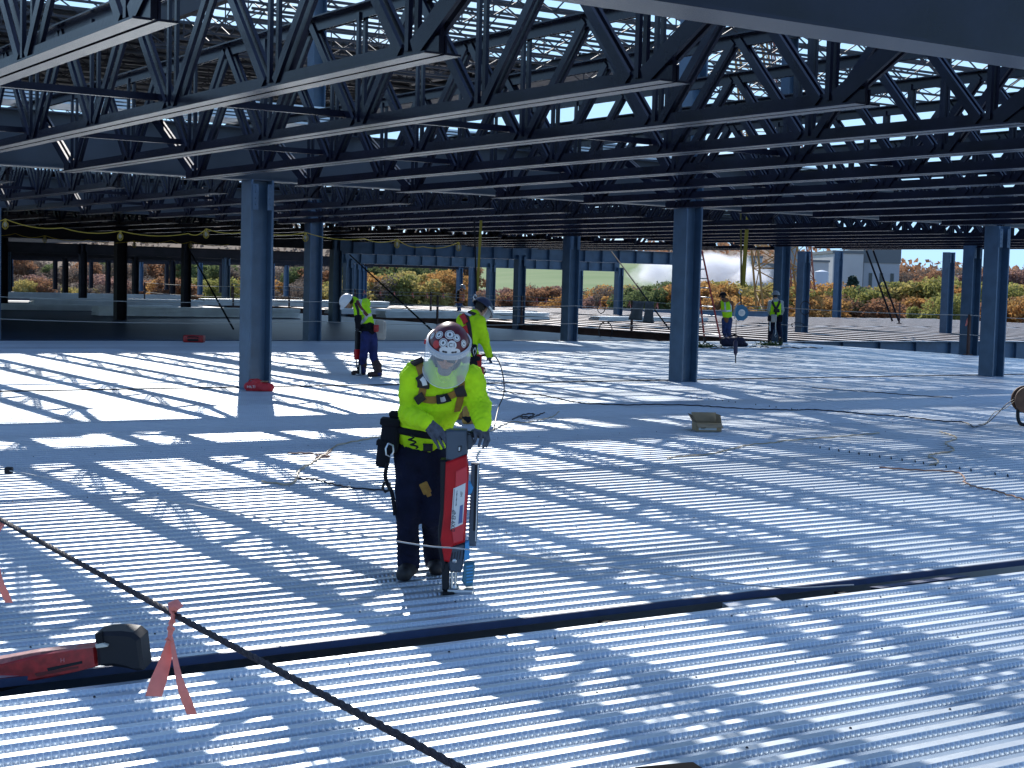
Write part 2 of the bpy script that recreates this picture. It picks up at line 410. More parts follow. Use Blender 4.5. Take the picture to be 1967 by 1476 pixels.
sky = nt.nodes.new('ShaderNodeTexSky'); sky.sky_type = 'NISHITA'; sky.sun_disc = False
sky.sun_elevation = SUN_EL; sky.sun_rotation = math.pi/2-SUN_AZ; sky.altitude = 100; sky.air_density = 1.0; sky.dust_density = 0.6; sky.ozone_density = 1.6
tc = nt.nodes.new('ShaderNodeTexCoord'); mp = nt.nodes.new('ShaderNodeMapping'); mp.inputs['Scale'].default_value = (2.2, 2.2, 7.0)
nz = nt.nodes.new('ShaderNodeTexNoise'); nz.inputs['Scale'].default_value = 1.6; nz.inputs['Detail'].default_value = 9; nz.inputs['Roughness'].default_value = 0.55
rp = nt.nodes.new('ShaderNodeValToRGB'); rp.color_ramp.elements[0].position = 0.55; rp.color_ramp.elements[1].position = 0.85
mx = nt.nodes.new('ShaderNodeMix'); mx.data_type = 'RGBA'
nt.links.new(tc.outputs['Generated'], mp.inputs['Vector']); nt.links.new(mp.outputs['Vector'], nz.inputs['Vector'])
nt.links.new(nz.outputs['Fac'], rp.inputs['Fac']); nt.links.new(rp.outputs['Color'], mx.inputs['Factor'])
tn = nt.nodes.new('ShaderNodeMix'); tn.data_type = 'RGBA'; tn.blend_type = 'MULTIPLY'; tn.inputs[0].default_value = 1.0; tn.inputs[7].default_value = (.78, .96, 1.20, 1)
nt.links.new(sky.outputs['Color'], tn.inputs[6]); mnv = nt.nodes.new('ShaderNodeVectorMath'); mnv.operation = 'MINIMUM'; mnv.inputs[1].default_value = (3.1, 5.0, 7.2)
nt.links.new(tn.outputs[2], mnv.inputs[0]); nt.links.new(mnv.outputs[0], mx.inputs[6]); mx.inputs[7].default_value = (6.6, 6.9, 7.3, 1)
nt.links.new(mx.outputs[2], bg.inputs['Color']); bg.inputs['Strength'].default_value = 0.15
scene.view_settings.view_transform = 'Standard'; scene.view_settings.look = 'None'; scene.view_settings.gamma = 1.0
scene.view_settings.exposure = 0.32
scene.cycles.max_bounces = 7; scene.cycles.diffuse_bounces = 4; scene.cycles.glossy_bounces = 3; scene.cycles.transparent_max_bounces = 12
scene.cycles.sample_clamp_indirect = 8.0; scene.cycles.use_denoising = True; scene.cycles.volume_bounces = 3

# ------------------------------------------------------------------ grid of the building
GU = [10.28+9.14*k for k in range(-2, 10)]      # column lines along the ribs
RV = [6.73, 23.7, 40.7, 57.7, 74.7, 91.7, 108.7, 125.7, 142.7, 159.7, 176.7]
JU = [10.28+1.828*k for k in range(-4, 16)]     # joist lines -> up to 37.7
Z_BOT, Z_TOP = 3.29, 4.30

# ------------------------------------------------------------------ composite metal deck (real ribs, real embossments in the nearer part)
PITCH_R, RD = 0.165, 0.055
def deck(v0, v1, u0, u1, emb_to, name, parent=None, tw=0.050):
    n = int(round((v1-v0)/PITCH_R)); P = []; B = []
    prof = ((0.0, 0.0), (tw, 0.0), (tw+.020, -RD), (0.145, -RD))
    for i in range(n):
        lap = 0.0015*((i*7) % 5-2)*0.5
        for a, z in prof: P.append((v0+i*PITCH_R+a, z+lap))
    P.append((v0+n*PITCH_R, 0)); P.append((v0+n*PITCH_R+tw, 0))
    P = np.array(P); k = len(P)
    us = np.linspace(u0, u1, 7); V = np.zeros((7, k, 3)); V[..., 0] = us[:, None]; V[..., 1] = P[:, 0]; V[..., 2] = P[:, 1]
    V = V.reshape(-1, 3); a = np.arange(k-1)
    F = np.concatenate([np.stack([i*k+a, (i+1)*k+a, (i+1)*k+a+1, i*k+a+1], 1) for i in range(6)])
    Vs = [V]; Fs = [F]; off = len(V); ms = [np.zeros(len(F), int)]
    # embossed squares on the web that faces the viewer
    cen = []
    for i in range(n):
        vb, vt = v0+i*PITCH_R+0.145, v0+(i+1)*PITCH_R
        if vb > emb_to: break
        ua, ub = max(u0+.05, 0.20*vb-0.6), min(u1-.05, 1.36*vb+1.0)
        uu = np.arange(ua, ub, 0.0315)+0.011*(i % 3); cen.append(np.stack([uu, np.full(len(uu), vb), np.full(len(uu), vt)], 1))
    if cen:
        c = np.concatenate(cen); m = len(c)
        nrm = np.array([-RD, 0.020]); nrm = nrm/np.linalg.norm(nrm); h = 0.0085
        q = np.zeros((m, 8, 3))
        for j, (du, t, o) in enumerate([(-.0128, .44, 0), (.0128, .44, 0), (.0128, .97, 0), (-.0128, .97, 0), (-.0085, .54, 1), (.0085, .54, 1), (.0085, .76, 1), (-.0085, .76, 1)]):
            q[:, j, 0] = c[:, 0]+du; q[:, j, 1] = c[:, 1]+(c[:, 2]-c[:, 1])*t+nrm[0]*h*o+(-.0004 if not o else 0); q[:, j, 2] = -RD+RD*t+nrm[1]*h*o
        f = np.array([(0,1,5,4),(1,2,6,5),(2,3,7,6),(3,0,4,7),(4,5,6,7)])
        Fe = (np.arange(m)[:, None, None]*8+f[None]).reshape(-1, 4)+off
        Vs.append(q.reshape(-1, 3)); Fs.append(Fe); off += m*8; ms.append(np.full(len(Fe), 2))
    # side-lap screws and puddle welds
    sc = []
    for i in range(n):
        vb = v0+i*PITCH_R+0.025
        if i % 6 == 3 and vb < 16:
            uu = np.arange(max(u0+.2, 0.2*vb-.6)+0.2*(i % 4), min(u1-.2, 1.36*vb+1), 0.62)
            sc.append(np.stack([uu+RNG.normal(0, .02, len(uu)), np.full(len(uu), vb)], 1))
    if sc:
        s = np.concatenate(sc); m = len(s); h = 0.006
        q = np.zeros((m, 8, 3))
        for j in range(8):
            x = (-1, 1)[j % 2]; y = (-1, 1)[(j//2) % 2]; zz = j//4
            q[:, j, 0] = s[:, 0]+x*(.005-.002*zz); q[:, j, 1] = s[:, 1]+y*(.005-.002*zz); q[:, j, 2] = 0.0+zz*h
        f = np.array([(0,1,5,4),(1,3,7,5),(3,2,6,7),(2,0,4,6),(4,5,7,6)])
        Fe = (np.arange(m)[:, None, None]*8+f[None]).reshape(-1, 4)+off
        Vs.append(q.reshape(-1, 3)); Fs.append(Fe); ms.append(np.ones(len(Fe), int)); off += m*8
    # a line of lapped sheet ends: short dark tabs, one per rib
    tabs = []
    for ul, va, vb in ((13.2, 10.6, 13.6), (16.9, 17.6, 20.5)):
        for i in range(n):
            vv = v0+i*PITCH_R+0.15
            if va < vv < vb and RNG.random() < .75: tabs.append((ul+RNG.normal(0, .01), vv))
    if tabs:
        tb = MB()
        for a_, b_ in tabs: tb.bar((a_, b_-.012, -.035), (a_+.012, b_+.012, .012), .012, .006)
        Vs.append(np.array(tb.v)); Fs.append(np.array(tb.f)+off); ms.append(np.ones(len(tb.f), int)); off += len(tb.v)
    mi = np.concatenate(ms); o = np_obj(name, np.concatenate(Vs), np.concatenate(Fs), [galv, galvd, galv], parent, mi, smooth=False)
    o.data.polygons.foreach_set('use_smooth', mi == 2); o.data.update(); return o
structure(deck(-0.75, 6.83, -3, 22, 6.83, 'deck_floor'))
structure(deck(7.22, 7.22+54*PITCH_R, -3, 37.15, 24.0, 'deck_floor')); o = deck(7.22+54*PITCH_R, 40.55, -3, 37.15, 24.0, 'deck_floor', tw=.072); o.location.z = .002; structure(o)
# edge angle along the open slot and the closure of the far edge
b = MB()
b.box((9.5, 7.205, -0.022), (25, 0.012, 0.040))
structure(b.build('deck_edge_trim', edgem))
b = MB()   # spandrel beam under the near edge
b.box((9.5, 6.62, -0.075), (25, 0.30, 0.02)); b.box((9.5, 6.62, -0.36), (25, 0.015, 0.55)); b.box((9.5, 6.62, -0.65), (25, 0.30, 0.02))
structure(b.build('floor_beam', primer))
# decked slab in the shade beyond the second column row
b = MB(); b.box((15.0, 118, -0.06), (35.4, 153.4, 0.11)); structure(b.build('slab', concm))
# storey below: dark deck, columns of light come through the slot
o = deck(-2, 12, -3, 24, -10, 'lower_floor'); o.location.z = -4.3; structure(o)
b = MB(); b.box((40, 80, -4.7), (120, 190, 0.2)); structure(b.build('lower_floor', concm))
# floor beams round the opening and along the column lines beyond the deck
def ibeam(name, p, q, dep, fw, top, m, label, group=None, stiff=0, tf=0.022, tw=0.016):
    """rolled or plate girder from p to q (plan points), top flange at height top"""
    p, q = np.array(p, float), np.array(q, float); L = np.linalg.norm(q-p)
    t = empty(name, ((p[0]+q[0])/2, (p[1]+q[1])/2, top-dep), math.atan2(q[1]-p[1], q[0]-p[0]))
    tag(t, label, 'girder', group)
    a = MB(); a.box((0, 0, dep/2), (L, tw, dep-2*tf)); a.build('web', m, t)
    a = MB(); a.box((0, 0, dep-tf/2), (L, fw, tf)); a.build('top_flange', m, t)
    a = MB(); a.box((0, 0, tf/2), (L, fw, tf)); a.build('bottom_flange', m, t)
    st = None
    for i in range(stiff):
        x = -L/2+L*(i+.5)/stiff
        if st is None:
            a = MB(); a.box((0, -fw/4-.004, dep/2), (0.016, fw/2-.03, dep-2*tf-.006)); st = a.build('stiffener', m, t)
        else:
            c = st.copy(); link(c, t); st2 = c
            c.location = (0, 0, 0)
        (st if i == 0 else c).location = (x, 0, 0)
    return t
ibeam('floor_girder', (37.75, 24), (37.75, 40.5), 0.62, 0.3, -0.03, primer, 'floor girder along the right edge of the bright deck', 'floor girders')
ibeam('floor_girder', (37.75, 40.9), (37.75, 108), 0.62, 0.3, 0.0, rustm, 'brown floor girder bordering the dark opening behind the shaded slab', 'floor girders')
ibeam('floor_girder', (37.9, 40.75), (84, 40.75), 0.75, 0.32, 0.0, primer, 'blue grey floor girder with stiffeners behind the right end of the deck', 'floor girders', stiff=24)
for k, v in enumerate(RV[3:6]):
    ibeam('floor_girder', (38, v), (84, v), 0.6, 0.3, -0.02, primer, ('first', 'second', 'third')[k]+' floor girder crossing the brown bare joists beyond the edge rail', 'floor girders')

# ------------------------------------------------------------------ columns
def hshape(mb, z0, z1, d=0.40, b_=0.41, tf=0.035, tw=0.024):
    for s in (-1, 1): mb.box((s*(d/2-tf/2), 0, (z0+z1)/2), (tf, b_, z1-z0))
    mb.box((0, 0, (z0+z1)/2), (d-2*tf, tw, z1-z0))
def make_column(h, primer):
    t = empty('steel_column'); a = MB(); hshape(a, -0.25, h); a.build('shaft', primer, t)
    a = MB(); a.box((0, 0, -.27), (.6, .6, .04)); a.build('base_plate', primer, t)
    for s in (-1, 1):
        a = MB(); a.box((s*0.13, -.215, h-.28), (0.10, 0.014, 0.42))
        for zz in (-.4, -.3, -.2, -.1): a.lathe([(.014, 0), (.014, .012), (0.006, .016)], (s*0.13, -.222, h+zz), 6, rot=Matrix.Rotation(R(90), 3, 'X'))
        a.build('splice_plate', primer, t)
    return t
protos = {}
def column(u, v, h, label, group, dark=False):
    key = (round(h, 2), dark)
    if key not in protos: t = make_column(h, primer_shaded if dark else primer); protos[key] = t
    else: t = copy_tree(protos[key])
    t.location = (u, v, 0); tag(t, label, 'column', group); return t
column(10.28, 23.7, 3.45, 'blue grey steel column with a red tool bag at its foot', 'columns standing on the bright deck')
column(19.42, 23.7, 11.5, 'blue grey steel column rising past the joists behind the cardboard box', 'columns standing on the bright deck')
column(28.56, 23.7, 3.45, 'blue grey steel column nearest the right edge of the photo', 'columns standing on the bright deck')
column(19.42, 40.7, 11.5, 'dark blue column behind the red bag column, beside the white helmet worker', 'columns along the far deck edge')
column(28.56, 40.7, 3.45, 'dark blue column at the far deck edge, midway between two near columns', 'columns along the far deck edge')
column(37.70, 40.7, 11.5, 'dark column right behind the standing worker in the black harness', 'columns along the far deck edge')
column(37.70, 32.2, 3.45, 'blue column at the deck edge beside a rail post with an orange ribbon', 'columns along the far deck edge')
column(10.28, 40.7, 3.45, 'dark column at the far left end of the shaded slab edge', 'columns along the far deck edge')
ordn = ['first', 'second', 'third', 'fourth', 'fifth', 'sixth', 'seventh', 'eighth', 'ninth', 'tenth', 'eleventh', 'twelfth', 'thirteenth', 'fourteenth', 'fifteenth', 'sixteenth', 'seventeenth', 'eighteenth', 'nineteenth', 'twentieth', 'twenty-first', 'twenty-second', 'twenty-third', 'twenty-fourth', 'twenty-fifth', 'twenty-sixth', 'twenty-seventh', 'twenty-eighth', 'twenty-ninth', 'thirtieth']
def seen_x(u, v, z=1.0):
    d = np.array([u, v, z])-CO; zz = d@CF
    return PW/2+FOC*(d@CR)/zz
column(46.84, 49.2, 3.5, 'blue steel column standing among brown joists below the grey building', 'free columns on the bare joists')
column(55.98, 49.2, 3.75, 'blue free-standing column with sky above its cut top', 'free columns on the bare joists')
column(74.26, 74.7, 4.4, 'slim far blue column between the lattice mast and the grey building', 'free columns on the bare joists')
rowname = ['second row beyond the slab edge', 'third row beyond the slab edge', 'fourth row beyond the slab edge', 'fifth row beyond the slab edge', 'sixth row beyond the slab edge', 'seventh row beyond the slab edge', 'eighth row beyond the slab edge', 'last visible row before the trees']
for ri, v in enumerate(RV[3:11]):
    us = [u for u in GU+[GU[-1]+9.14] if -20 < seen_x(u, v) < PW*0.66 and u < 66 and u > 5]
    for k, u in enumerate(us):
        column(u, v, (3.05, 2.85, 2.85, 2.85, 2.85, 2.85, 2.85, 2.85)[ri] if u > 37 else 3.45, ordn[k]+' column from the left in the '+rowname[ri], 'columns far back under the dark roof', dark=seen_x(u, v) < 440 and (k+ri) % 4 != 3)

# ------------------------------------------------------------------ girders under the upper floor
ibeam('plate_girder', (-8, 23.7), (28.3, 23.7), 0.85, 0.36, 4.29, girderm, 'deep grey plate girder carried by the three columns on the bright deck', 'upper floor girders', stiff=0)
ibeam('plate_girder', (28.8, 23.7), (39, 23.7), 0.85, 0.36, 4.29, girderm, 'deep plate girder running right from the rightmost deck column', 'upper floor girders')
ibeam('plate_girder', (-12, 40.7), (37.9, 40.7), 0.85, 0.36, 4.29, girderm, 'deep plate girder above the far edge of the bright deck', 'upper floor girders')
ibeam('plate_girder', (-3, 6.73), (26, 6.73), 0.85, 0.36, 4.27, joistm, 'dark girder cutting across the upper right corner', 'upper floor girders')
ibeam('plate_girder', (28.8, 57.7), (46.6, 57.7), 0.60, 0.36, 3.45, primer, 'far pale blue girder with stiffeners, lower edge of the dark roof', 'upper floor girders', stiff=18)
ibeam('plate_girder', (37, 74.7), (56, 74.7), 0.60, 0.36, 3.2, primer, 'second far pale blue girder, just behind the one with stiffeners', 'upper floor girders', stiff=20)
ibeam('plate_girder', (5, 57.7), (28.4, 57.7), 0.60, 0.36, 3.6, primer_shaded, 'nearly black girder over the columns at the far left', 'upper floor girders')
ibeam('plate_girder', (5, 91.7), (44, 91.7), 0.60, 0.36, 3.4, primer_shaded, 'dark girder above the left background trees', 'upper floor girders')

# ------------------------------------------------------------------ open-web joists
PANEL = 2.135
def angle_pair(mb, y0, y1, z, leg, t, gap, up):
    # two angles back to back with a gap; up=+1 gives vertical legs upwards
    for s in (-1, 1):
        mb.box((s*(gap/2+t/2), (y0+y1)/2, z+up*leg/2), (t, y1-y0, leg))
        mb.box((s*(gap/2+t+(leg-t)/2), (y0+y1)/2, z+up*t/2), (leg-t, y1-y0, t))
def make_joist(v0, v1):
    """joist along y between girders at v0 and v1 (local y from v0)"""
    t = empty('bar_joist'); L = v1-v0
    y0, y1 = 1.54, L-1.60
    a = MB(); angle_pair(a, y0, y1, Z_BOT, 0.115, 0.014, 0.032, 1); a.build('bottom_chord', joistm, t)
    a = MB(); angle_pair(a, 0.05, L-0.05, Z_TOP+0.115, 0.115, 0.014, 0.032, -1)
    for y in (0.12, L-0.12): a.box((0, y, Z_TOP+.045), (.028, .2, .05))
    a.build('top_chord', joistm, t)
    ys = [1.92+PANEL*k for k in range(7)]; zb, zt = Z_BOT+.06, Z_TOP+.06
    ys[-1] = y1-0.4
    def web(name, ya, za, yb, zb_, w, dd=None):
        a = MB()
        for s in (-1, 1): a.bar((s*.034, ya, za), (s*.034, yb, zb_), 0.030, w, up=(1, 0, 0) if False else (0, 0.3, 1))
        return a.build(name, joistm, t)
    for k, y in enumerate(ys):
        web('web_vertical', y, zb, y+.001, zt, 0.048)
        for s in (-1, 1):
            yt = y+s*PANEL/2*0.96
            if k == 0 and s < 0: continue
            if k == 6 and s > 0: continue
            web('web_diagonal', y+s*.10, zb, yt, zt, 0.080)
    web('end_diagonal', y0+.30, zb, 0.10, zt, 0.135); web('end_diagonal', y1-.30, zb, L-0.10, zt, 0.135)
    for y in (y0+.12, y1-.12):
        a = MB(); a.box((0, y, Z_BOT+.11), (.03, .22, .2)); a.build('end_plate', joistm, t)
    return t
jp = make_joist(RV[0], RV[1]); JK = KIDS(jp); first = True
def place_joist(u, v, label, group):
    global first
    o = jp if first else copy_tree(jp, kids=JK)
    first = False; o.location = (u, v, 0); return tag(o, label, 'joist', group)
near = [u for u in JU if u < 25.5]
for k, u in enumerate(near):
    place_joist(u, RV[0], ordn[k]+' joist of the near bay, counted along the dark corner girder from its left end', 'open web joists of the near bay')
bay2 = [u for u in JU+[39.0] if u > 4]
for k, u in enumerate(bay2):
    place_joist(u, RV[1], ordn[k]+' joist of the middle bay, counted from the left along the deep grey girder', 'open web joists of the middle bay')
# far bays: one mesh each, too small to show parts
def far_joist(L):
    a = MB(); angle_pair(a, 1.5, L-1.5, Z_BOT, .115, .02, .03, 1); angle_pair(a, 0, L, Z_TOP+.115, .115, .02, .03, -1)
    y = 1.9
    while y < L-1.5:
        for s in (-1, 1): a.bar((0, y, Z_BOT+.05), (0, y+s*PANEL/2, Z_TOP+.06), .07, .08)
        a.bar((0, y, Z_BOT+.05), (0, y+.01, Z_TOP+.06), .06, .06); y += PANEL
    a.bar((0, 1.8, Z_BOT+.05), (0, .05, Z_TOP+.05), .08, .12); a.bar((0, L-1.8, Z_BOT+.05), (0, L-.05, Z_TOP+.05), .08, .12)
    return a
fm = far_joist(17.0).mesh('bar_joist', joistm)
for k, u in enumerate([u for u in JU+[39.0] if u > 9]):
    o = link(bpy.data.objects.new('bar_joist', fm)); o.location = (u, RV[2], 0)
    tag(o, ordn[k]+' joist of the far bay, counted from the left above the shaded slab', 'joist', 'open web joists of the far bay')
# bridging angles across the joists
for nm, v0, u0, u1 in (('near', RV[0], 3, 25), ('middle', RV[1], 4.5, 39), ('far', RV[2], 9, 39)):
    for k, y in enumerate((6.45, 10.72)):
        a = MB(); uc = (u0+u1)/2
        a.box((0, 0, 0.03), (u1-u0, .006, .06)); a.box((0, .028, .003), (u1-u0, .056, .006))
        o = a.build('bridging_angle', joistm); o.location = (uc, v0+y, Z_BOT+.125)
        tag(o, 'thin bridging angle across the %s bay joists, %s of the pair' % (nm, ('nearer', 'farther')[k]), 'bridging angle', 'bridging angles between the joists')
# deck already laid on the upper floor beyond the far column row: keeps the slab in the shade
def flat_deck(name, u0, u1, v0, v1, z, m, along_u=True, pitch=0.6, dep=0.05):
    a = MB(); n = int((v1-v0)/pitch)
    for i in range(n):
        y = v0+i*pitch
        a.add([(u0, y, z), (u1, y, z), (u1, y+pitch*.45, z), (u0, y+pitch*.45, z)], [(0,1,2,3)])
        a.add([(u0, y+pitch*.45, z), (u1, y+pitch*.45, z), (u1, y+pitch*.55, z+dep), (u0, y+pitch*.55, z+dep)], [(0,1,2,3)])
        a.add([(u0, y+pitch*.55, z+dep), (u1, y+pitch*.55, z+dep), (u1, y+pitch*.92, z+dep), (u0, y+pitch*.92, z+dep)], [(0,1,2,3)])
        a.add([(u0, y+pitch*.92, z+dep), (u1, y+pitch*.92, z+dep), (u1, y+pitch, z), (u0, y+pitch, z)], [(0,1,2,3)])
    return a.build(name, m)
for v0_, v1_ in ((40.9, 92), (97, 124), (129, 192)): structure(flat_deck('ceiling_deck', -15, 29.5 if v0_ < 60 else 46, v0_, v1_, 4.46, roofdk))
for k, v in enumerate(RV[6:11]):
    ibeam('plate_girder', (5, v), (66, v), 0.7, 0.36, 3.4, primer_shaded, ordn[k]+' of the low dark girders over the far rows of columns', 'far low girders')
for k, v in enumerate(np.arange(58.5, 92, 3.0)):
    a = MB(); a.box((0, 0, 0), (45, .16, .3)); o = a.build('ceiling_joist', joistm); o.location = (7, v, 4.28)
    structure(o)
# bundles of deck sheets resting on the joists
def bundle(name, u0, u1, v, wd, z, layers, label, cat='deck bundle', group=None):
    a = MB(); n = 6
    for k in range(layers):
        off = RNG.normal(0, .03); zz = k*.055
        a.box(((u1-u0)/2+off, 0, zz+.02), (u1-u0, wd, .018))
        for i in range(n): a.box(((u1-u0)/2+off, -wd/2+wd*(i+.5)/n, zz+.036), (u1-u0, wd/n*.5, .026))
    o = a.build(name, galvb); o.location = (u0, v, z)
    return tag(o, label, cat, group)
bundle('deck_bundle', 2.2, 8.2, 24.2, 0.9, 4.43, 5, 'bright bundle of deck sheets on the joists at the far upper left', group='deck sheet bundles on the upper joists')
bundle('deck_bundle', 9.3, 12.2, 24.2, 0.9, 4.43, 6, 'short bright bundle of deck sheets on the joists above the red bag column', group='deck sheet bundles on the upper joists')
bundle('deck_bundle', 14.5, 20.0, 25.4, 1.0, 4.43, 5, 'bundle of deck sheets on the joists left of the tall column', group='deck sheet bundles on the upper joists')
bundle('deck_bundle', 22.0, 27.5, 26.2, 1.0, 4.43, 4, 'low bundle of deck sheets on the joists right of the tall column', group='deck sheet bundles on the upper joists')

# ------------------------------------------------------------------ high roof: long joists along the ribs' direction, part of it decked
ZR = 11.55
def roof_joist(L):
    a = MB()
    a.bar((0, 0, ZR-.06), (L, 0, ZR-.06), .10, .09); a.bar((.8, 0, ZR-1.0), (L-.8, 0, ZR-1.0), .10, .08)
    n = int(L/2.6)
    for i in range(n):
        x0, x1, x2 = L*i/n, L*(i+.5)/n, L*(i+1)/n
        a.bar((x0, 0, ZR-.08), (x1, 0, ZR-.98), .045, .045); a.bar((x1, 0, ZR-.98), (x2, 0, ZR-.08), .045, .045)
        if i % 2 == 0: a.bar((x1, 0, ZR-.98), (x1+.001, 0, ZR-.08), .035, .035)
    return a
rm = roof_joist(18.2).mesh('roof_joist', roofm)
cnt = 0
rows = list(np.arange(19.4, 57.5, 2.0))+list(np.arange(58.2, 92, 2.0))
for v in rows:
    for u in (-17.1, 1.18, 19.46, 37.74):
        xa, xb = seen_x(u, v, ZR-.5), seen_x(u+18.2, v, ZR-.5)
        if v > 30 and (xb < -60 or xa > PW+60): continue
        if v < 26: continue
        if u > 30 and v > 57: continue
        if u < 10 and v < 50: continue
        o = link(bpy.data.objects.new('roof_joist', rm)); o.location = (u, v, 0)
        tag(o, 'thin roof joist in the high lattice against the sky' if v < 57.6 else 'thin roof joist under the decked part of the high roof', 'roof joist', 'roof joists against the sky' if v < 57.6 else 'roof joists under the high roof deck')
        cnt += 1
for k, u in enumerate((1.14, 19.42, 37.7)):
    ibeam('roof_girder', (u, 27), (u, 92), 0.75, .3, ZR-.12, roofm, 'high roof girder, %s from the left, crossing the thin lattice' % ordn[k], 'roof girders')
for k, (ua, ub, v) in enumerate([(-12, 19.2, 31.0)]):  # unseen beam, added only to cast a shadow band across the deck
    ibeam('roof_girder', (ua, v), (ub, v), 0.7, .45, ZR-.1, roofm, 'unseen roof girder above the middle bay, added for its shadow band', 'roof girders')
# X-bridging in the roof lattice
for k, u in enumerate(np.arange(22, 56, 6.1)):
    a = MB()
    for v in rows[:19]:
        a.bar((0, v, ZR-.05), (0, v+2.0, ZR-1.0), .035, .035); a.bar((0, v, ZR-1.0), (0, v+2.0, ZR-.05), .035, .035)
    o = a.build('roof_cross_bracing', roofm); o.location = (u, 0, 0)
    tag(o, ordn[k]+' row of crossed roof braces from the left, between the thin lattice joists', 'cross bracing', 'crossed braces in the roof lattice')
structure(flat_deck('ceiling_deck', -14, 45, 57.6, 95, ZR+.02, roofdk, pitch=.4, dep=.08))
# ------------------------------------------------------------------ land beyond the building
structure(np_obj('ground', [(-900, -300, -7.2), (3000, -300, -7.2), (3000, 3000, -7.2), (-900, 3000, -7.2)], [(0, 1, 2, 3)], groundm, smooth=False))
fieldm = mat('green field', (0.11, 0.20, 0.045), 0.95, col2=(0.17, 0.24, 0.075), scale=0.02, stretch=(1, 6, 1))
hillm = mat('wooded hill', (0.12, 0.075, 0.045), 0.95, col2=(0.17, 0.10, 0.05), scale=0.03)
def plan(px, dep):
    d = ray(px, 560); d = d/(d@CF); p = CO+d*dep; return p[0], p[1]
def hill(name, px0, px1, dep0, dep1, prof, m, nseg=40, rough=0.0):
    # ridge running across the view, foot at dep0, crest at dep1; prof gives crest heights along it
    V = []; F = []; nr = 12; rg = np.random.default_rng(5)
    hs = np.interp(np.linspace(0, 1, nseg+1), np.linspace(0, 1, len(prof)), prof)
    for i in range(nseg+1):
        px = px0+(px1-px0)*i/nseg
        for j in range(nr+1):
            t = j/nr; x, y = plan(px, dep0+(dep1-dep0)*t)
            V.append((x, y, -7.2+(hs[i]+7.2)*(0.5-0.5*math.cos(math.pi*t))+rg.normal(0, rough)*t))
        x, y = plan(px, dep1*1.25); V.append((x, y, -7.2))
    k = nr+2
    F = [(i*k+j, (i+1)*k+j, (i+1)*k+j+1, i*k+j+1) for i in range(nseg) for j in range(k-1)]
    return structure(np_obj(name, V, F, m))
hill('field', 780, 1330, 330, 620, (12, 17, 19, 19, 17, 14, 9), fieldm)
hill('hill', 1150, 2500, 560, 900, (14, 22, 26, 20, 14, 12, 11, 11, 12, 14, 12), hillm, rough=.6)
hill('hill', -700, 1000, 650, 1000, (20, 26, 30, 28, 30, 33, 30, 26, 24), hillm, rough=.6)

# leaf clumps: many small faces spread through the crown
def leafmat(name, c, c2):
    m = mat(name, c, 0.8, col2=c2, scale=0.9, spec=0.2); nt = m.node_tree; b = nt.nodes['Principled BSDF']
    t = nt.nodes.new('ShaderNodeBsdfTranslucent'); x = nt.nodes.new('ShaderNodeMixShader'); x.inputs[0].default_value = .5
    nt.links.new(b.inputs['Base Color'].links[0].from_socket, t.inputs['Color']); nt.links.new(b.outputs[0], x.inputs[1]); nt.links.new(t.outputs[0], x.inputs[2])
    nt.links.new(x.outputs[0], nt.nodes['Material Output'].inputs['Surface']); return m
LM = {'orange': leafmat('orange leaves', (0.40, 0.20, 0.07), (0.52, 0.32, 0.11)),
      'rust': leafmat('rust leaves', (0.27, 0.14, 0.08), (0.36, 0.20, 0.11)),
      'yellow': leafmat('yellow leaves', (0.42, 0.33, 0.10), (0.50, 0.42, 0.16)),
      'olive': leafmat('olive leaves', (0.24, 0.24, 0.07), (0.36, 0.34, 0.11)),
      'green': leafmat('green leaves', (0.11, 0.15, 0.06), (0.19, 0.22, 0.09)),
      'pink': leafmat('mauve brown leaves', (0.30, 0.18, 0.15), (0.40, 0.25, 0.20)),
      'bare': leafmat('bare twigs', (0.13, 0.105, 0.09), (0.20, 0.16, 0.13))}
barkm = mat('bark', (0.07, 0.055, 0.045), 0.9, var=0.3)
def crown_mesh(name, seed, n=2600, size=0.34, conif=False, r=(3.4, 3.4, 3.8)):
    rg = np.random.default_rng(seed)
    if conif:
        t = rg.random(n)**0.7; ang = rg.uniform(0, 2*np.pi, n); rad = (0.15+t*2.4)*(0.55+0.45*rg.random(n))*(0.85+.15*np.sin(t*40))
        c = np.stack([np.cos(ang)*rad, np.sin(ang)*rad, 10-8.6*t-rad*.15], 1)
    else:
        k = 30; d = rg.normal(size=(k, 3)); d /= np.linalg.norm(d, axis=1)[:, None]; d[:, 2] = np.abs(d[:, 2])*1.1-.35
        cc = d*np.array(r)*rg.uniform(.45, 1.05, (k, 1)); rr = rg.uniform(.55, 1.35, k)
        w_ = rg.integers(0, k, n); e = rg.normal(size=(n, 3)); e /= np.linalg.norm(e, axis=1)[:, None]
        c = cc[w_]+e*(rr[w_]*rg.uniform(.55, 1.05, n))[:, None]; c[:, 2] += 7.0
    a = rg.normal(size=(n, 3)); a /= np.linalg.norm(a, axis=1)[:, None]; b_ = np.cross(a, rg.normal(size=(n, 3))); b_ /= np.linalg.norm(b_, axis=1)[:, None]
    s = size*rg.uniform(.6, 1.3, (n, 1))
    V = np.stack([c-a*s, c-b_*s*.6, c+a*s, c+b_*s*.6], 1).reshape(-1, 3); F = np.arange(n*4).reshape(-1, 4)
    me = bpy.data.meshes.new(name); me.vertices.add(len(V)); me.vertices.foreach_set('co', V.astype(np.float32).ravel())
    me.loops.add(n*4); me.loops.foreach_set('vertex_index', F.astype(np.int32).ravel()); me.polygons.add(n)
    me.polygons.foreach_set('loop_start', np.arange(0, n*4, 4, dtype=np.int32)); me.update(calc_edges=True); return me
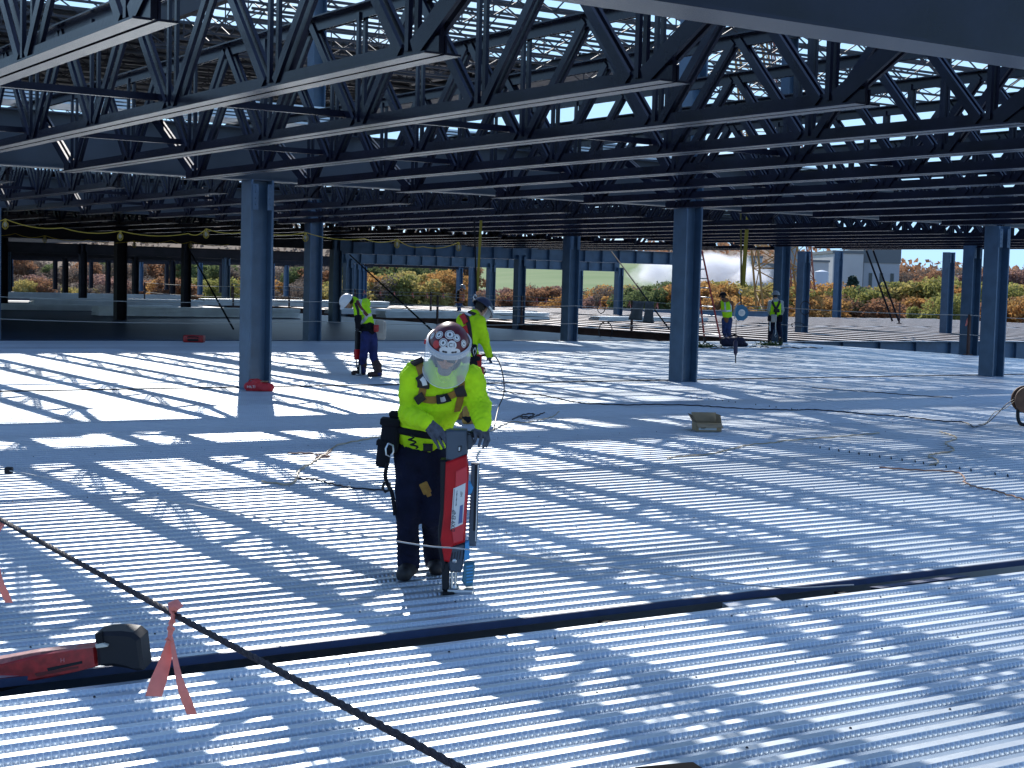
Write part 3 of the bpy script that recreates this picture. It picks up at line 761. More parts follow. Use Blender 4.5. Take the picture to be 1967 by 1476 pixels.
def trunk_mesh(h=7.0):
    a = MB(); a.tube([(0, 0, 0), (.05, .03, h*.5), (0, .1, h)], [.26, .18, .07], 7)
    for k in range(6):
        t = k*1.05; a.tube([(0, 0, h*.4+k*.3), (math.cos(t)*1.0, math.sin(t)*1.0, h*.4+k*.3+1.4), (math.cos(t)*1.8, math.sin(t)*1.8, h*.4+k*.3+2.2)], [.1, .06, .02], 5)
    return a.mesh('trunk', barkm)
TRK = trunk_mesh(); CR_M = {}
def tree(px, dep, top, colour, label, group, zb=-7.2, wide=1.0):
    var = RNG.integers(0, 3)
    key = (colour, var)
    if key not in CR_M:
        me = crown_mesh('crown', 40+int(var), n=6500 if colour != 'bare' else 4500, size=.20 if colour != 'bare' else .15); me.materials.append(LM[colour]); CR_M[key] = me
    x, y = plan(px, dep); ztop = 1.92+(548+0.0262*(px-983)-top)*dep/FOC
    s = (ztop-zb)/11.0
    t = empty('tree', (x, y, zb), RNG.uniform(0, 6.28)); t.scale = (s*wide*RNG.uniform(.85, 1.15), s*wide, s)
    o = link(bpy.data.objects.new('trunk', TRK), t); o = link(bpy.data.objects.new('crown', CR_M[key]), t)
    return tag(t, label, 'tree', group)
rg = np.random.default_rng(3)
desc = {'orange': 'orange tree', 'rust': 'rusty tree', 'yellow': 'yellow tree', 'olive': 'olive tree', 'green': 'green tree', 'pink': 'mauve tree', 'bare': 'bare tree'}
rows_t = [  # px range, depth, crown top y, colours, place words
  (1330, 2080, 40, 175, (528, 552), ('olive', 'orange', 'olive', 'yellow', 'rust', 'green', 'orange'), 'in the belt right of the ladder'),
  (1330, 2080, 26, 150, (556, 578), ('orange', 'olive', 'green', 'rust', 'pink'), 'low in the belt behind the edge rail'),
  (1700, 2080, 30, 420, (508, 524), ('rust', 'bare', 'rust', 'pink'), 'on the ridge right of the grey building'),
  (1215, 1345, 9, 190, (535, 556), ('orange', 'green', 'rust'), 'under the drifting steam'),
  (880, 1240, 26, 210, (545, 566), ('orange', 'rust', 'bare', 'yellow', 'pink'), 'below the green field'),
  (690, 860, 16, 200, (512, 548), ('yellow', 'yellow', 'olive', 'bare', 'orange'), 'between the far column rows'),
  (670, 880, 14, 330, (488, 505), ('green', 'bare', 'green', 'rust'), 'tall behind the far columns'),
  (-10, 680, 34, 230, (525, 548), ('orange', 'bare', 'rust', 'olive', 'pink', 'yellow'), 'seen under the dark roof at the left'),
  (-10, 680, 26, 320, (490, 512), ('bare', 'green', 'bare', 'rust'), 'tall behind the dark left columns')]
for ri, (a0, a1, n, dep, tops, cols, place) in enumerate(rows_t):
    ct = {}
    for i in range(n):
        px = a0+(a1-a0)*(i+.5)/n+rg.normal(0, 3); c = cols[int(rg.integers(0, len(cols)))]
        ct[c] = ct.get(c, 0)+1
        tree(px, dep*rg.uniform(.9, 1.12), rg.uniform(*tops), c, '%s %s, %s such from the left' % (desc[c], place, ordn[min(ct[c]-1, 29)]), 'trees '+place, wide=rg.uniform(.95, 1.35))
# dark evergreen in front of the building
cm = crown_mesh('crown', 9, 2600, .35, conif=True); cm.materials.append(mat('spruce needles', (0.025, 0.06, 0.05), 0.85, col2=(0.05, 0.10, 0.075), scale=1.0))
x, y = plan(1637, 240); t = empty('spruce_tree', (x, y, -7.2)); t.scale = (1.75, 1.75, 1.12)
link(bpy.data.objects.new('trunk', TRK), t); link(bpy.data.objects.new('crown', cm), t); tag(t, 'dark conical evergreen in front of the grey building', 'tree')
# far woods covering the ridges: one mass of clumps
def woods(name, px0, px1, dep0, dep1, h0, n, m, prof, seed):
    rg = np.random.default_rng(seed); a = rg.random(n); t = rg.random(n)
    hs = np.interp(a, np.linspace(0, 1, len(prof)), prof)
    c = np.array([(*plan(px0+(px1-px0)*a[i], dep0+(dep1-dep0)*t[i]), -7.2+(hs[i]+7.2)*(0.5-0.5*math.cos(math.pi*t[i]))+rg.uniform(-2, h0)) for i in range(n)])
    A = rg.normal(size=(n, 3)); A /= np.linalg.norm(A, axis=1)[:, None]; B = np.cross(A, rg.normal(size=(n, 3))); B /= np.linalg.norm(B, axis=1)[:, None]
    s = rg.uniform(.8, 2.0, (n, 1)); V = np.stack([c-A*s, c-B*s*.7, c+A*s, c+B*s*.7], 1).reshape(-1, 3)
    o = np_obj(name, V, np.arange(n*4).reshape(-1, 4), m, smooth=False); tag(o, kind='stuff'); return o
woods('far_woods', 1150, 2500, 590, 900, 7, 9000, [LM['rust']], (14, 22, 26, 20, 14, 12, 11, 11, 12, 14, 12), 1)
woods('far_woods', -700, 1000, 700, 1000, 8, 12000, [LM['bare']], (20, 26, 30, 28, 30, 33, 30, 26, 24), 2)

# ------------------------------------------------------------------ buildings of the plant beyond the trees
wallm = mat('pale grey wall panels', (0.40, 0.42, 0.44), 0.8, var=0.05, scale=.3)
wall2 = mat('light wall panels', (0.50, 0.50, 0.49), 0.8, var=0.05, scale=.3)
roofm2 = mat('dark grey roof band', (0.15, 0.17, 0.18), 0.7)
winm = mat('dark window', (0.03, 0.04, 0.05), 0.15)
def zat(px, py, dep): return at_depth(px, py, dep)[2]
DB = 330.0
def block(name, px0, px1, ytop, dep, depth, wm, label, cat='building', band=0.0, wins=(), parent=None):
    x0, y0 = plan(px0, dep); x1, y1 = plan(px1, dep); zt = zat((px0+px1)/2, ytop, dep)
    t = empty(name, (x0, y0, -7.2)) if parent is None else parent
    ex = Vector((x1-x0, y1-y0, 0)); L = ex.length; ex.normalize(); ey = Vector((-ex.y, ex.x, 0))
    if ey.dot(Vector(HF)) < 0: ey = -ey
    H = zt+7.2
    def bx(nm, c, s, m, dz=0):
        a = MB(); Rm = Matrix((ex, ey, Vector((0, 0, 1)))).transposed(); a.box((0, 0, 0), s, rot=Rm); o = a.build(nm, m, t)
        p = ex*c[0]+ey*c[1]; o.location = (p.x, p.y, c[2]); return o
    bx('wall', (L/2, depth/2, (H-band)/2), (L, depth, H-band), wm)
    if band: bx('roof', (L/2, depth/2, H-band/2), (L+.4, depth+.4, band), roofm2)
    for (u, z, ww, hh) in wins: bx('window', (L*u, -.06, z), (ww, .12, hh), winm)
    if parent is None: tag(t, label, cat)
    return t, L, H, ex, ey
block('warehouse', 1657, 1726, 479, DB, 30, wallm, 'big grey building with a dark roof band and narrow windows', band=3.0, wins=[(.2, 11, .7, 3.4), (.5, 11, .7, 3.4), (.8, 11, .7, 3.4)])
block('warehouse', 1598, 1656, 482, DB-3, 30, wall2, 'pale left wing of the grey building with one small window', band=0.6, wins=[(.66, 10.5, 1.0, 2.4), (.1, 9, .3, 12)])
block('silo_building', 1560, 1590, 500, 300, 12, wall2, 'small white plant building beside the lattice mast', band=.4, wins=[(.5, 8, 1, 1)])
block('silo_building', 1455, 1558, 507, 380, 14, wallm, 'low grey plant building behind the lattice mast', band=1.2, wins=[(.2, 8, 1.5, 2.5), (.45, 8, 1.5, 2.5), (.7, 8, 1.5, 2.5)])
block('silo_building', 1440, 1462, 492, 390, 8, wall2, 'narrow pale tower of the plant left of the mast', band=.5, wins=[(.5, 14, .8, 2.5)])
a = MB(); t = empty('storage_tank', (*plan(1577, 285), -7.2)); a.lathe([(1.3, 0), (1.3, 12.0), (1.28, 12.2), (.2, 12.5)], n=20); a.build('tank_shell', mat('pale blue tank', (.55, .60, .66), .5), t)
a = MB(); a.tube([(1.4, 0, 0), (1.4, 0, 12)], .12, 6); a.build('pipe', alum, t); tag(t, 'pale cylindrical tank in front of the grey building', 'tank')

# lattice crane mast
craney = mat('orange crane paint', (0.46, 0.22, 0.05), 0.55)
def lattice(name, base_px, base_y, top_px, top_y, dep, wb, wt, n, m, label, r=.11):
    p0 = at_depth(base_px, base_y, dep); p0[2] = -7.2 if base_y > 590 else p0[2]; p1 = at_depth(top_px, top_y, dep)
    t = empty(name, p0); d = p1-p0
    def corner(k, f):
        w_ = (wb+(wt-wb)*f)/2; sx, sy = ((-1, -1), (1, -1), (1, 1), (-1, 1))[k]
        return d*f+HR*(sx*w_)+HF*(sy*w_)
    for k in range(4):
        a = MB(); a.tube([corner(k, 0), corner(k, 1)], r, 6); a.build('chord', m, t)
    a = MB()
    for i in range(n):
        f0, f1 = i/n, (i+1)/n
        for k in range(4):
            k2 = (k+1) % 4; a.tube([corner(k, f0), corner(k2, f1)], r*.5, 5); a.tube([corner(k2, f0), corner(k, f1)], r*.5, 5) if i % 2 else None
            a.tube([corner(k, f1), corner(k2, f1)], r*.4, 5)
    a.build('lacing', m, t)
    return tag(t, label, 'crane')
lattice('crane_boom', 1522, 600, 1436, 40, 150, 4.6, 2.6, 16, craney, 'orange lattice crane boom rising behind the standing workers')
lattice('crane_boom', 1556, 600, 1500, 60, 165, 2.6, 2.0, 18, mat('red oxide crane paint', (0.33, 0.09, 0.05), .6), 'slimmer rusty lattice boom beside the orange crane boom', r=.09)
a = MB(); a.tube([at_depth(1560, 640, 152), at_depth(1522, 470, 152)], .42, 8); o = a.build('crane_strut', mat('grey crane strut', (.38, .42, .42), .6)); tag(o, 'grey leaning strut of the crane beside the orange boom', 'crane strut')

# steam drifting over the trees
def steam(name, px, py, dep, rx, rz, dens, seed, label):
    p = at_depth(px, py, dep); a = MB(); a.lathe([(.02, -1), (.5, -.87), (.87, -.5), (1, 0), (.87, .5), (.5, .87), (.02, 1)], n=20)
    m = bpy.data.materials.new(name); m.use_nodes = True; nt = m.node_tree; nt.nodes.remove(nt.nodes['Principled BSDF'])
    pv = nt.nodes.new('ShaderNodeVolumePrincipled'); pv.inputs['Color'].default_value = (.96, .97, 1, 1); pv.inputs['Anisotropy'].default_value = 0.3
    tcn = nt.nodes.new('ShaderNodeTexCoord'); n = nt.nodes.new('ShaderNodeTexNoise'); n.inputs['Scale'].default_value = 2.2; n.inputs['Detail'].default_value = 6
    mp_ = nt.nodes.new('ShaderNodeMapping'); mp_.inputs['Location'].default_value = (seed, 0, 0)
    nt.links.new(tcn.outputs['Object'], mp_.inputs['Vector']); nt.links.new(mp_.outputs['Vector'], n.inputs['Vector'])
    ln = nt.nodes.new('ShaderNodeVectorMath'); ln.operation = 'LENGTH'; nt.links.new(tcn.outputs['Object'], ln.inputs[0])
    sb = nt.nodes.new('ShaderNodeMath'); sb.operation = 'MULTIPLY_ADD'; sb.inputs[1].default_value = -.75; sb.inputs[2].default_value = .32; nt.links.new(ln.outputs['Value'], sb.inputs[0])
    ad = nt.nodes.new('ShaderNodeMath'); ad.operation = 'ADD'; nt.links.new(n.outputs['Fac'], ad.inputs[0]); nt.links.new(sb.outputs[0], ad.inputs[1])
    mr = nt.nodes.new('ShaderNodeMapRange'); mr.inputs['From Min'].default_value = .3; mr.inputs['From Max'].default_value = .6; mr.inputs['To Max'].default_value = dens
    nt.links.new(ad.outputs[0], mr.inputs['Value']); nt.links.new(mr.outputs['Result'], pv.inputs['Density'])
    nt.links.new(pv.outputs['Volume'], nt.nodes['Material Output'].inputs['Volume'])
    o = a.build(name, m); o.location = p; o.scale = (rx, rx*.8, rz); o.rotation_euler = (0, 0, YAW-math.pi/2)
    return tag(o, label, 'steam', kind='stuff')
steam('steam', 1375, 520, 260, 9, 5.2, .5, 1.0, 'white steam')
steam('steam', 1265, 523, 280, 7.5, 4.5, .4, 4.0, 'white steam')
steam('steam', 1445, 528, 250, 5.0, 2.6, .4, 7.0, 'white steam')

# ------------------------------------------------------------------ bare joists of the floor beyond the deck edge
fj = MB()
for s in (-1, 1): fj.box((s*.16, 0, -.012), (.30, 16.6, .016), mi=1); fj.box((s*.022, 0, -.08), (.014, 16.6, .12))
fj.box((0, 0, -.62), (.12, 15, .06))
for i in range(16):
    y = -7.5+i; fj.bar((0, y, -.1), (0, y+.5, -.6), .03, .03); fj.bar((0, y+.5, -.6), (0, y+1, -.1), .03, .03)
fmesh = fj.mesh('floor_joist', [rustm, flangem])
c = 0
for vi, v in enumerate((49.2, 66.2, 83.2)):
    for u in np.arange(38.6, 84, 1.828):
        if seen_x(u, v-8, 0) > PW+40 and seen_x(u, v+8, 0) > PW+40: continue
        if vi == 2 and u > 66: continue
        if c > 120: continue
        o = link(bpy.data.objects.new('floor_joist', fmesh)); o.location = (u, v, 0); c += 1
        tag(o, 'rusty brown bare floor joist beyond the edge rail', 'floor joist', 'bare floor joists beyond the edge rail')
b = MB(); b.box((62, 70, -5.0), (90, 120, .1)); structure(b.build('ground', groundm))
# white deck bundles on the far floor; several stand in for sunlit strips
for k, (u0, u1, v, wd, nl) in enumerate([(33.8, 43, 63.5, 1.0, 6), (33.8, 46, 69.0, 1.0, 5), (20, 29, 62.5, 1.0, 7), (15, 26, 69.5, 1.0, 5), (45, 52, 62.0, .9, 4), (22, 31, 79, 1, 7), (33, 45, 84, 1, 7), (24, 36, 95, 1, 7)]):
    bundle('deck_bundle', u0, u1, v, wd, 0.02, nl, 'white bundle of deck sheets, bright as sunlit strips, on the far floor, %s nearest' % ordn[k], group='deck sheet bundles on the far floor')

# ------------------------------------------------------------------ edge rail: posts, cables, ribbons
ZC = 1.22
pv_ = [24.9, 31.95, 40.9, 48.96, 57.0, 65.1, 73.2, 81.5, 90]
for k, v in enumerate(pv_):
    t = empty('rail_post', (37.4, v, 0)); a = MB(); a.box((0, 0, .62), (.075, .075, 1.24)); a.build('post', rustm, t)
    a = MB(); a.box((0, 0, .01), (.2, .2, .02)); a.build('foot_plate', rustm, t)
    for z in (ZC, .62): a = MB(); a.lathe([(.02, -.05), (.02, .05)], (0, 0, z), 8, rot=Matrix.Rotation(R(90), 3, 'X')); a.build('cable_eye', steelb, t)
    tag(t, 'dark brown rail post on the deck edge, %s from the right end' % ordn[k], 'rail post', 'posts of the edge rail')
for z, nm in ((ZC, 'top'), (.62, 'middle')):
    P = []
    for i in range(len(pv_)-1): P += sag((37.4, pv_[i], z), (37.4, pv_[i+1], z), .05, 7)[:-1]
    a = MB(); a.tube(P+[(37.4, pv_[-1], z)], .012, 6); o = a.build('rail_cable', wirelt); tag(o, '%s pale cable strung along the far edge rail posts' % nm, 'rail cable', 'cables of the edge rail')
def ribbon(p, s, label, group, seed=0, m=pinkm):
    rg = np.random.default_rng(seed); t = empty('ribbon', p)
    a = MB(); a.tube([HR*(-.012*s), HR*(.012*s), HR*.02*s-UP*.03*s], [.014*s, .018*s, .012*s], 6); a.build('knot', m, t)
    for sg in (-1, 1):
        a = MB(); n = 9; V = []
        L = rg.uniform(.16, .24)*s; fl = rg.uniform(.1, .35)*sg
        for i in range(n):
            f = i/(n-1); w_ = (.006+.017*min(1, f*2.2))*s; tw = rg.uniform(-.25, .25)+f*1.2*sg
            c_ = -UP*L*f+HR*(fl*L*f)+HF*(.02*s*math.sin(f*5+seed))
            e = HR*math.cos(tw)+HF*math.sin(tw); V += [c_-e*w_, c_+e*w_, c_+e*w_+HF*.0012, c_-e*w_+HF*.0012]
        F = [(i*4+j, i*4+(j+1) % 4, i*4+4+(j+1) % 4, i*4+4+j) for i in range(n-1) for j in range(4)]
        a.add(V, F, 0, True); a.build('streamer', m, t)
    return tag(t, label, 'ribbon', group)
for k, px in enumerate((699, 730, 757, 792, 820, 851, 890, 977, 1031, 1049, 1152, 1209, 1263, 1863)):
    p = hit(px, 575, 0, 37.4); ribbon((37.4, p[1], ZC-.03), 1.35, 'small pink ribbon on the far rail cable, %s from the left' % ordn[k], 'pink ribbons on the far rail cable', k)
# ------------------------------------------------------------------ people
from mathutils.bvhtree import BVHTree
def nrm(v): v = np.array(v, float); return v/np.linalg.norm(v)
def head_prims(c, x, f, u, s=1.0):
    rot = np.stack([x, f, u], 1); P = []
    def e(a, b, d, r, k=.012): P.append(('ell', c+(x*a+f*b+u*d)*s, np.array(r)*s, rot, k))
    def cp(a, b, ra, rb, k=.010): P.append(('cap', c+(x*a[0]+f*a[1]+u*a[2])*s, c+(x*b[0]+f*b[1]+u*b[2])*s, ra*s, rb*s, k))
    e(0, -.012, .035, (.074, .094, .088)); e(0, .018, -.035, (.060, .070, .075)); e(0, .045, -.083, (.036, .036, .030))     # skull, face, chin
    cp((-.045, .055, .022), (.045, .055, .022), .020, .020)                            # brow
    cp((0, .085, .018), (0, .107, -.022), .010, .016, .008); e(0, .098, -.03, (.020, .014, .010), .006)       # nose
    for s_ in (-1, 1):
        cp((s_*.040, .062, -.020), (s_*.052, .035, -.030), .018, .02)                   # cheekbone
        e(s_*.076, -.008, .0, (.010, .022, .032), .006)                                # ear
        e(s_*.032, .076, .004, (.016, .008, .009), .004)                               # eyelid
    cp((-.020, .083, -.058), (.020, .083, -.058), .007, .007, .006); cp((-.018, .082, -.068), (.018, .082, -.068), .008, .008, .006)   # lips
    return P
def hand_prims(wr, knuckles, mids, tips, thumb, r=.0100, palm=.020):
    P = []; kc = np.mean(knuckles, 0)
    for k in knuckles: P.append(('cap', wr+(kc-wr)*.18+(k-kc)*.5, k, palm*.95, palm*.62, .012))
    for k, m_, t in zip(knuckles, mids, tips):
        P.append(('cap', k, m_, r*1.15, r, .003)); P.append(('cap', m_, t, r, r*.85, .003))
    for a, b in zip(thumb[:-1], thumb[1:]): P.append(('cap', a, b, r*1.25, r*1.0, .006))
    return P
def ribbon_on(bvh, px_pts, width, th, name, m, parent, origin, off=.004, n=6, depth0=None):
    # a webbing strap lying on a garment, following points seen at the given directions
    pts = curve_pts([(a, b, 0) for a, b in px_pts], n); L = []
    for q in pts:
        d = Vector(ray(q[0], q[1])).normalized(); h_ = bvh.ray_cast(Vector(CO), d)
        if h_[0] is not None: L.append((h_[0], h_[1]))
    if len(L) < 3: return None
    P = [np.array(a[0]) for a in L]; N = [np.array(a[1]) for a in L]
    for _ in range(3): N = [nrm(N[max(i-1, 0)]+N[i]+N[min(i+1, len(N)-1)]) for i in range(len(N))]
    for _ in range(2): P = [P[0]]+[(P[i-1]+2*P[i]+P[i+1])/4 for i in range(1, len(P)-1)]+[P[-1]]
    V = []
    for i in range(len(P)):
        t = nrm(P[min(i+1, len(P)-1)]-P[max(i-1, 0)]); s = nrm(np.cross(t, N[i])); o = P[i]+N[i]*off-origin
        V += [o-s*width/2, o+s*width/2, o+s*width/2+N[i]*th, o-s*width/2+N[i]*th]
    k = len(P); F = [(i*4+j, i*4+(j+1) % 4, i*4+4+(j+1) % 4, i*4+4+j) for i in range(k-1) for j in range(4)]+[(3, 2, 1, 0), tuple((k-1)*4+j for j in range(4))]
    a = MB(); a.add(V, F, 0, True); return a.build(name, m, parent)
def bvh_of(*objs):
    V = []; F = []
    for o in objs:
        b = len(V); mw = o.parent.location if o.parent else Vector((0, 0, 0)); ol = o.location
        V += [v.co+ol+mw for v in o.data.vertices]; F += [tuple(b+i for i in p.vertices) for p in o.data.polygons]
    return BVHTree.FromPolygons(V, F)
def surf_pt(bvh, px, py, off=0.0):
    h_ = bvh.ray_cast(Vector(CO), Vector(ray(px, py)).normalized())
    return (None, None) if h_[0] is None else (np.array(h_[0])+np.array(h_[1])*off, np.array(h_[1]))
def helmet(parent, origin, c, x, f, u, m, s=1.0, full=False, rim=True):
    Rm = Matrix((Vector(x), Vector(f), Vector(u))).transposed(); c = np.array(c)-origin
    a = MB(); rx, ry, rz = .124*s, .148*s, .135*s
    prof = [(math.cos(R(e)), math.sin(R(e))) for e in (0, 7, 15, 25, 35, 45, 55, 65, 74, 82, 89.3)]
    n = 32; V = []
    for r, z in prof:
        for j in range(n):
            t = 2*math.pi*j/n; rid = 1+.006*math.cos(3*t)*z
            V.append(tuple(Rm @ Vector((rx*r*rid*math.cos(t), ry*r*rid*math.sin(t), rz*z))+Vector(c)))
    F = [(i*n+j, i*n+(j+1) % n, (i+1)*n+(j+1) % n, (i+1)*n+j) for i in range(len(prof)-1) for j in range(n)]+[tuple((len(prof)-1)*n+j for j in range(n))]
    a.add(V, F, 0, True)
    o = a.build('helmet', m, parent)
    if rim:
        a = MB(); V = []
        for j in range(n):
            t = 2*math.pi*j/n; fr = max(0, math.sin(t))**3; ex = .012+.038*fr
            for rr, zz in ((0, .006), (ex, -.004-.006*fr), (ex, -.010-.006*fr), (0, -.006)):
                V.append(tuple(Rm @ Vector(((rx+rr*s)*math.cos(t), (ry+rr*s)*math.sin(t), zz*s))+Vector(c)))
        F = [(j*4+k, ((j+1) % n)*4+k, ((j+1) % n)*4+(k+1) % 4, j*4+(k+1) % 4) for j in range(n) for k in range(4)]
        a.add(V, F, 0, True); a.build('brim', m, o)
    return o, (rx, ry, rz), Rm, c
def person(pos, J, label, top=hivis, topname='sweatshirt', legs=navy, boots=bootb, res=.012, group=None, hem=None, sleeves=True, skinarms=False, fold=.006, headfront=None, vest=None, sr=1.0, gl=glove):
    O = np.array(pos, float); bf = J['front']; fl = (bf, .70)
    # continuous body under the clothes
    B = head_prims(J['head'], J['hx'], J['hf'], J['hu'])
    B += [('cap', J['head']-J['hu']*.05-J['hf']*.02, J['neck'], .055, .06, .02), ('cap', J['neck'], J['chest'], .07, .12, .05, fl), ('cap', J['shL'], J['shR'], .055, .055, .05),
          ('cap', J['chest'], J['waist'], .125, .12, .05, fl), ('cap', J['waist'], J['pelvis'], .12, .13, .05, fl)]
    for s in 'LR':
        B += [('cap', J['hip'+s], J['knee'+s], .085, .055, .03), ('cap', J['knee'+s], J['ank'+s], .055, .034, .02), ('cap', J['ank'+s]-UP*.03, J['toe'+s]-UP*.01, .030, .022, .02),
              ('cap', J['sh'+s], J['el'+s], .052, .042, .03), ('cap', J['el'+s], J['wr'+s], .042, .03, .02)]
        hd = nrm(J['wr'+s]-J['el'+s]); B.append(('cap', J['wr'+s], J['wr'+s]+hd*.02, .026, .020, .02))
    body = sdf_obj('person', B, res, [skin, hairm], None, k=.02, origin=O, it=1,
                   paint=lambda c: (((c-J['head'])@J['hf'] < .005) & ((c-J['head'])@J['hu'] > -.06) & (np.linalg.norm(c-J['head'], axis=1) < .17)).astype(int))
    body.location = O; tag(body, label, 'person', group)
    out = {'body': body}
    # trousers, boots
    T = [('cap', J['waist']*.55+J['pelvis']*.45, J['pelvis'], .135*sr, .148*sr, .05, (bf, .74)), ('cap', J['hipL'], J['hipR'], .105, .105, .05)]
    for s in 'LR':
        T += [('cap', J['hip'+s], J['knee'+s], .104, .074, .035), ('cap', J['knee'+s], J['ank'+s]-UP*.03, .074, .070, .03)]
    cl = []
    out['legs'] = sdf_obj('trousers', T, res, [legs], body, fold=(fold, 26, 3), origin=O)
    for s in 'LR':
        tv = nrm(J['toe'+s]-J['ank'+s]); fl_ = nrm(np.array([tv[0], tv[1], 0])); g = np.array([J['toe'+s][0], J['toe'+s][1], .0])
        P = [('cap', J['ank'+s]+UP*.12, J['ank'+s]-UP*.03, .062, .058, .02), ('cap', J['ank'+s]-UP*.045, np.array([*J['toe'+s][:2], .045]), .052, .046, .025), ('cap', np.array([*(J['ank'+s]-fl_*.03)[:2], .045]), np.array([*J['toe'+s][:2], .04]), .045, .044, .02)]
        out['boot'+s] = sdf_obj('boot', P, min(res, .012), [boots], body, origin=O, clips=[((0, 0, .004), (0, 0, -1))])
    # top
    S = [('cap', J['neck']-UP*.0, J['chest'], .10, .165*sr, .06, fl), ('cap', J['shL'], J['shR'], .085, .085, .06), ('cap', J['chest'], J['waist'], .172*sr, .155*sr, .06, fl),
         ('cap', J['waist'], J['pelvis'], .155*sr, .165*sr, .05, fl)]
    if sleeves:
        for s in 'LR': S += [('cap', J['sh'+s], J['el'+s], .085, .066, .035), ('cap', J['el'+s], J['wr'+s], .066, .046, .03)]
    clips = [hem] if hem else []
    out['top'] = sdf_obj(topname, S, res, [top], body, fold=(fold*1.25, 21, 8), clips=clips, origin=O)
    return out
def basis_from(f, up=UP):
    f = nrm(f); x = nrm(np.cross(f, up)); u = np.cross(x, f); return x, f, u

# ---- main worker ---------------------------------------------------------------------------
G = gz(805, 1118); G[2] = 0; D0 = (G-CO)@CF
def P(px, py, dy=0.0): return at_depth(px, py, D0+dy)
hu = nrm(UP*.84-HF*.50+HR*.10); hf = nrm(-HF*.85-UP*.50-HR*.10); hf = nrm(hf-hu*(hf@hu)); hx = np.cross(hf, hu)
if hx@HR < 0: hx = -hx
f1, f2 = gz(783, 1112), gz(834, 1101)
J = dict(front=nrm(-HF*.93-UP*.35), head=P(860, 675, -.27), hx=hx, hf=hf, hu=hu, neck=P(852, 703, -.17), chest=P(843, 758, -.07), waist=P(817, 826, .06), pelvis=P(814, 866, .11),
         shL=P(797, 722, -.10), shR=P(903, 727, -.14), elL=P(785, 795, -.10), elR=P(922, 782, -.13), wrL=P(818, 812, -.31), wrR=P(926, 818, -.33),
         hipL=P(791, 878, .11), hipR=P(835, 876, .11), kneeL=P(784, 985, .02), kneeR=P(830, 985, .05), ankL=f1+HF*.10+UP*.10, ankR=f2+HF*.10+UP*.10, toeL=f1-HF*.08-HR*.02+UP*.045, toeR=f2-HF*.08+HR*.02+UP*.045)
W = person(G, J, 'worker in yellow sweatshirt, face shield and sticker-covered maroon helmet, leaning on the tall red tool', res=.0075, fold=.011, legs=navy, boots=bootb, hem=(P(812, 876, .0), nrm(-UP-HR*.40)))
body = W['body']; O = G
bvh = bvh_of(W['top'])
# rounded harness straps over the sweatshirt
ribbon_on(bvh, [(797, 684), (806, 705), (813, 728), (813, 748), (808, 768)], .048, .005, 'harness_strap', harn, body, O)
ribbon_on(bvh, [(884, 722), (887, 742), (885, 762), (877, 790)], .045, .005, 'harness_strap', harn, body, O)
ribbon_on(bvh, [(809, 764), (830, 768), (852, 764), (872, 756), (887, 748)], .046, .006, 'harness_strap', harn, body, O, off=.008)
ribbon_on(bvh, [(810, 722), (814, 732), (814, 744)], .074, .012, 'harness_pad', harnd, body, O, off=.008)
ribbon_on(bvh, [(791, 684), (798, 692), (806, 702)], .082, .012, 'harness_pad', harnd, body, O, off=.006)
ribbon_on(bvh, [(806, 758), (810, 765), (814, 771)], .07, .014, 'harness_pad', harnd, body, O, off=.012)
ribbon_on(bvh, [(882, 742), (885, 750), (888, 757)], .065, .014, 'harness_pad', harnd, body, O, off=.012)
bk = ribbon_on(bvh, [(839, 766), (851, 765), (863, 760)], .056, .014, 'buckle', blackg, body, O, off=.014)
ribbon_on(bvh, [(848, 765.5), (851, 765), (855, 763.5)], .03, .004, 'buckle_plate', steelb, bk, O, off=.029)
ribbon_on(bvh, [(811, 727), (814.5, 731), (816.5, 738)], .030, .004, 'pad_badge', whitep, body, O, off=.021)
# gloves closed on the tool grips
dt = -.29
def hand(wr, kn, mi, ti, th, nm='glove', m=glove, par=None, res=.0036, r=.0105, palm=.022):
    return sdf_obj(nm, hand_prims(wr, kn, mi, ti, th, r=r, palm=palm)+[('cap', wr-nrm(np.mean(kn, 0)-wr)*.004, wr+nrm(np.mean(kn, 0)-wr)*.035, .033, .029, .012)], res, [m], par or body, k=.006, origin=O, fold=(.0012, 90, 5), it=1)
hand(P(820, 812, -.315), [P(846, 824, dt-.045), P(844, 831, dt-.05), P(839, 837, dt-.05), P(833, 842, dt-.04)],
     [P(855, 836, dt-.055), P(853, 844, dt-.06), P(847, 850, dt-.06), P(839, 852, dt-.05)],
     [P(859, 846, dt-.045), P(858, 855, dt-.05), P(852, 860, dt-.05), P(843, 861, dt-.045)], [P(830, 822, -.29), P(842, 833, dt+.01), P(851, 840, dt+.02)])
hand(P(927, 818, -.33), [P(913, 828, dt-.045), P(921, 827, dt-.05), P(929, 829, dt-.05), P(936, 833, dt-.045)],
     [P(914, 841, dt-.055), P(924, 843, dt-.06), P(933, 844, dt-.06), P(939, 846, dt-.05)],
     [P(911, 851, dt-.04), P(920, 857, dt-.045), P(928, 860, dt-.045), P(934, 858, dt-.045)], [P(921, 824, -.32), P(909, 829, dt+.02), P(903, 836, dt+.025)])
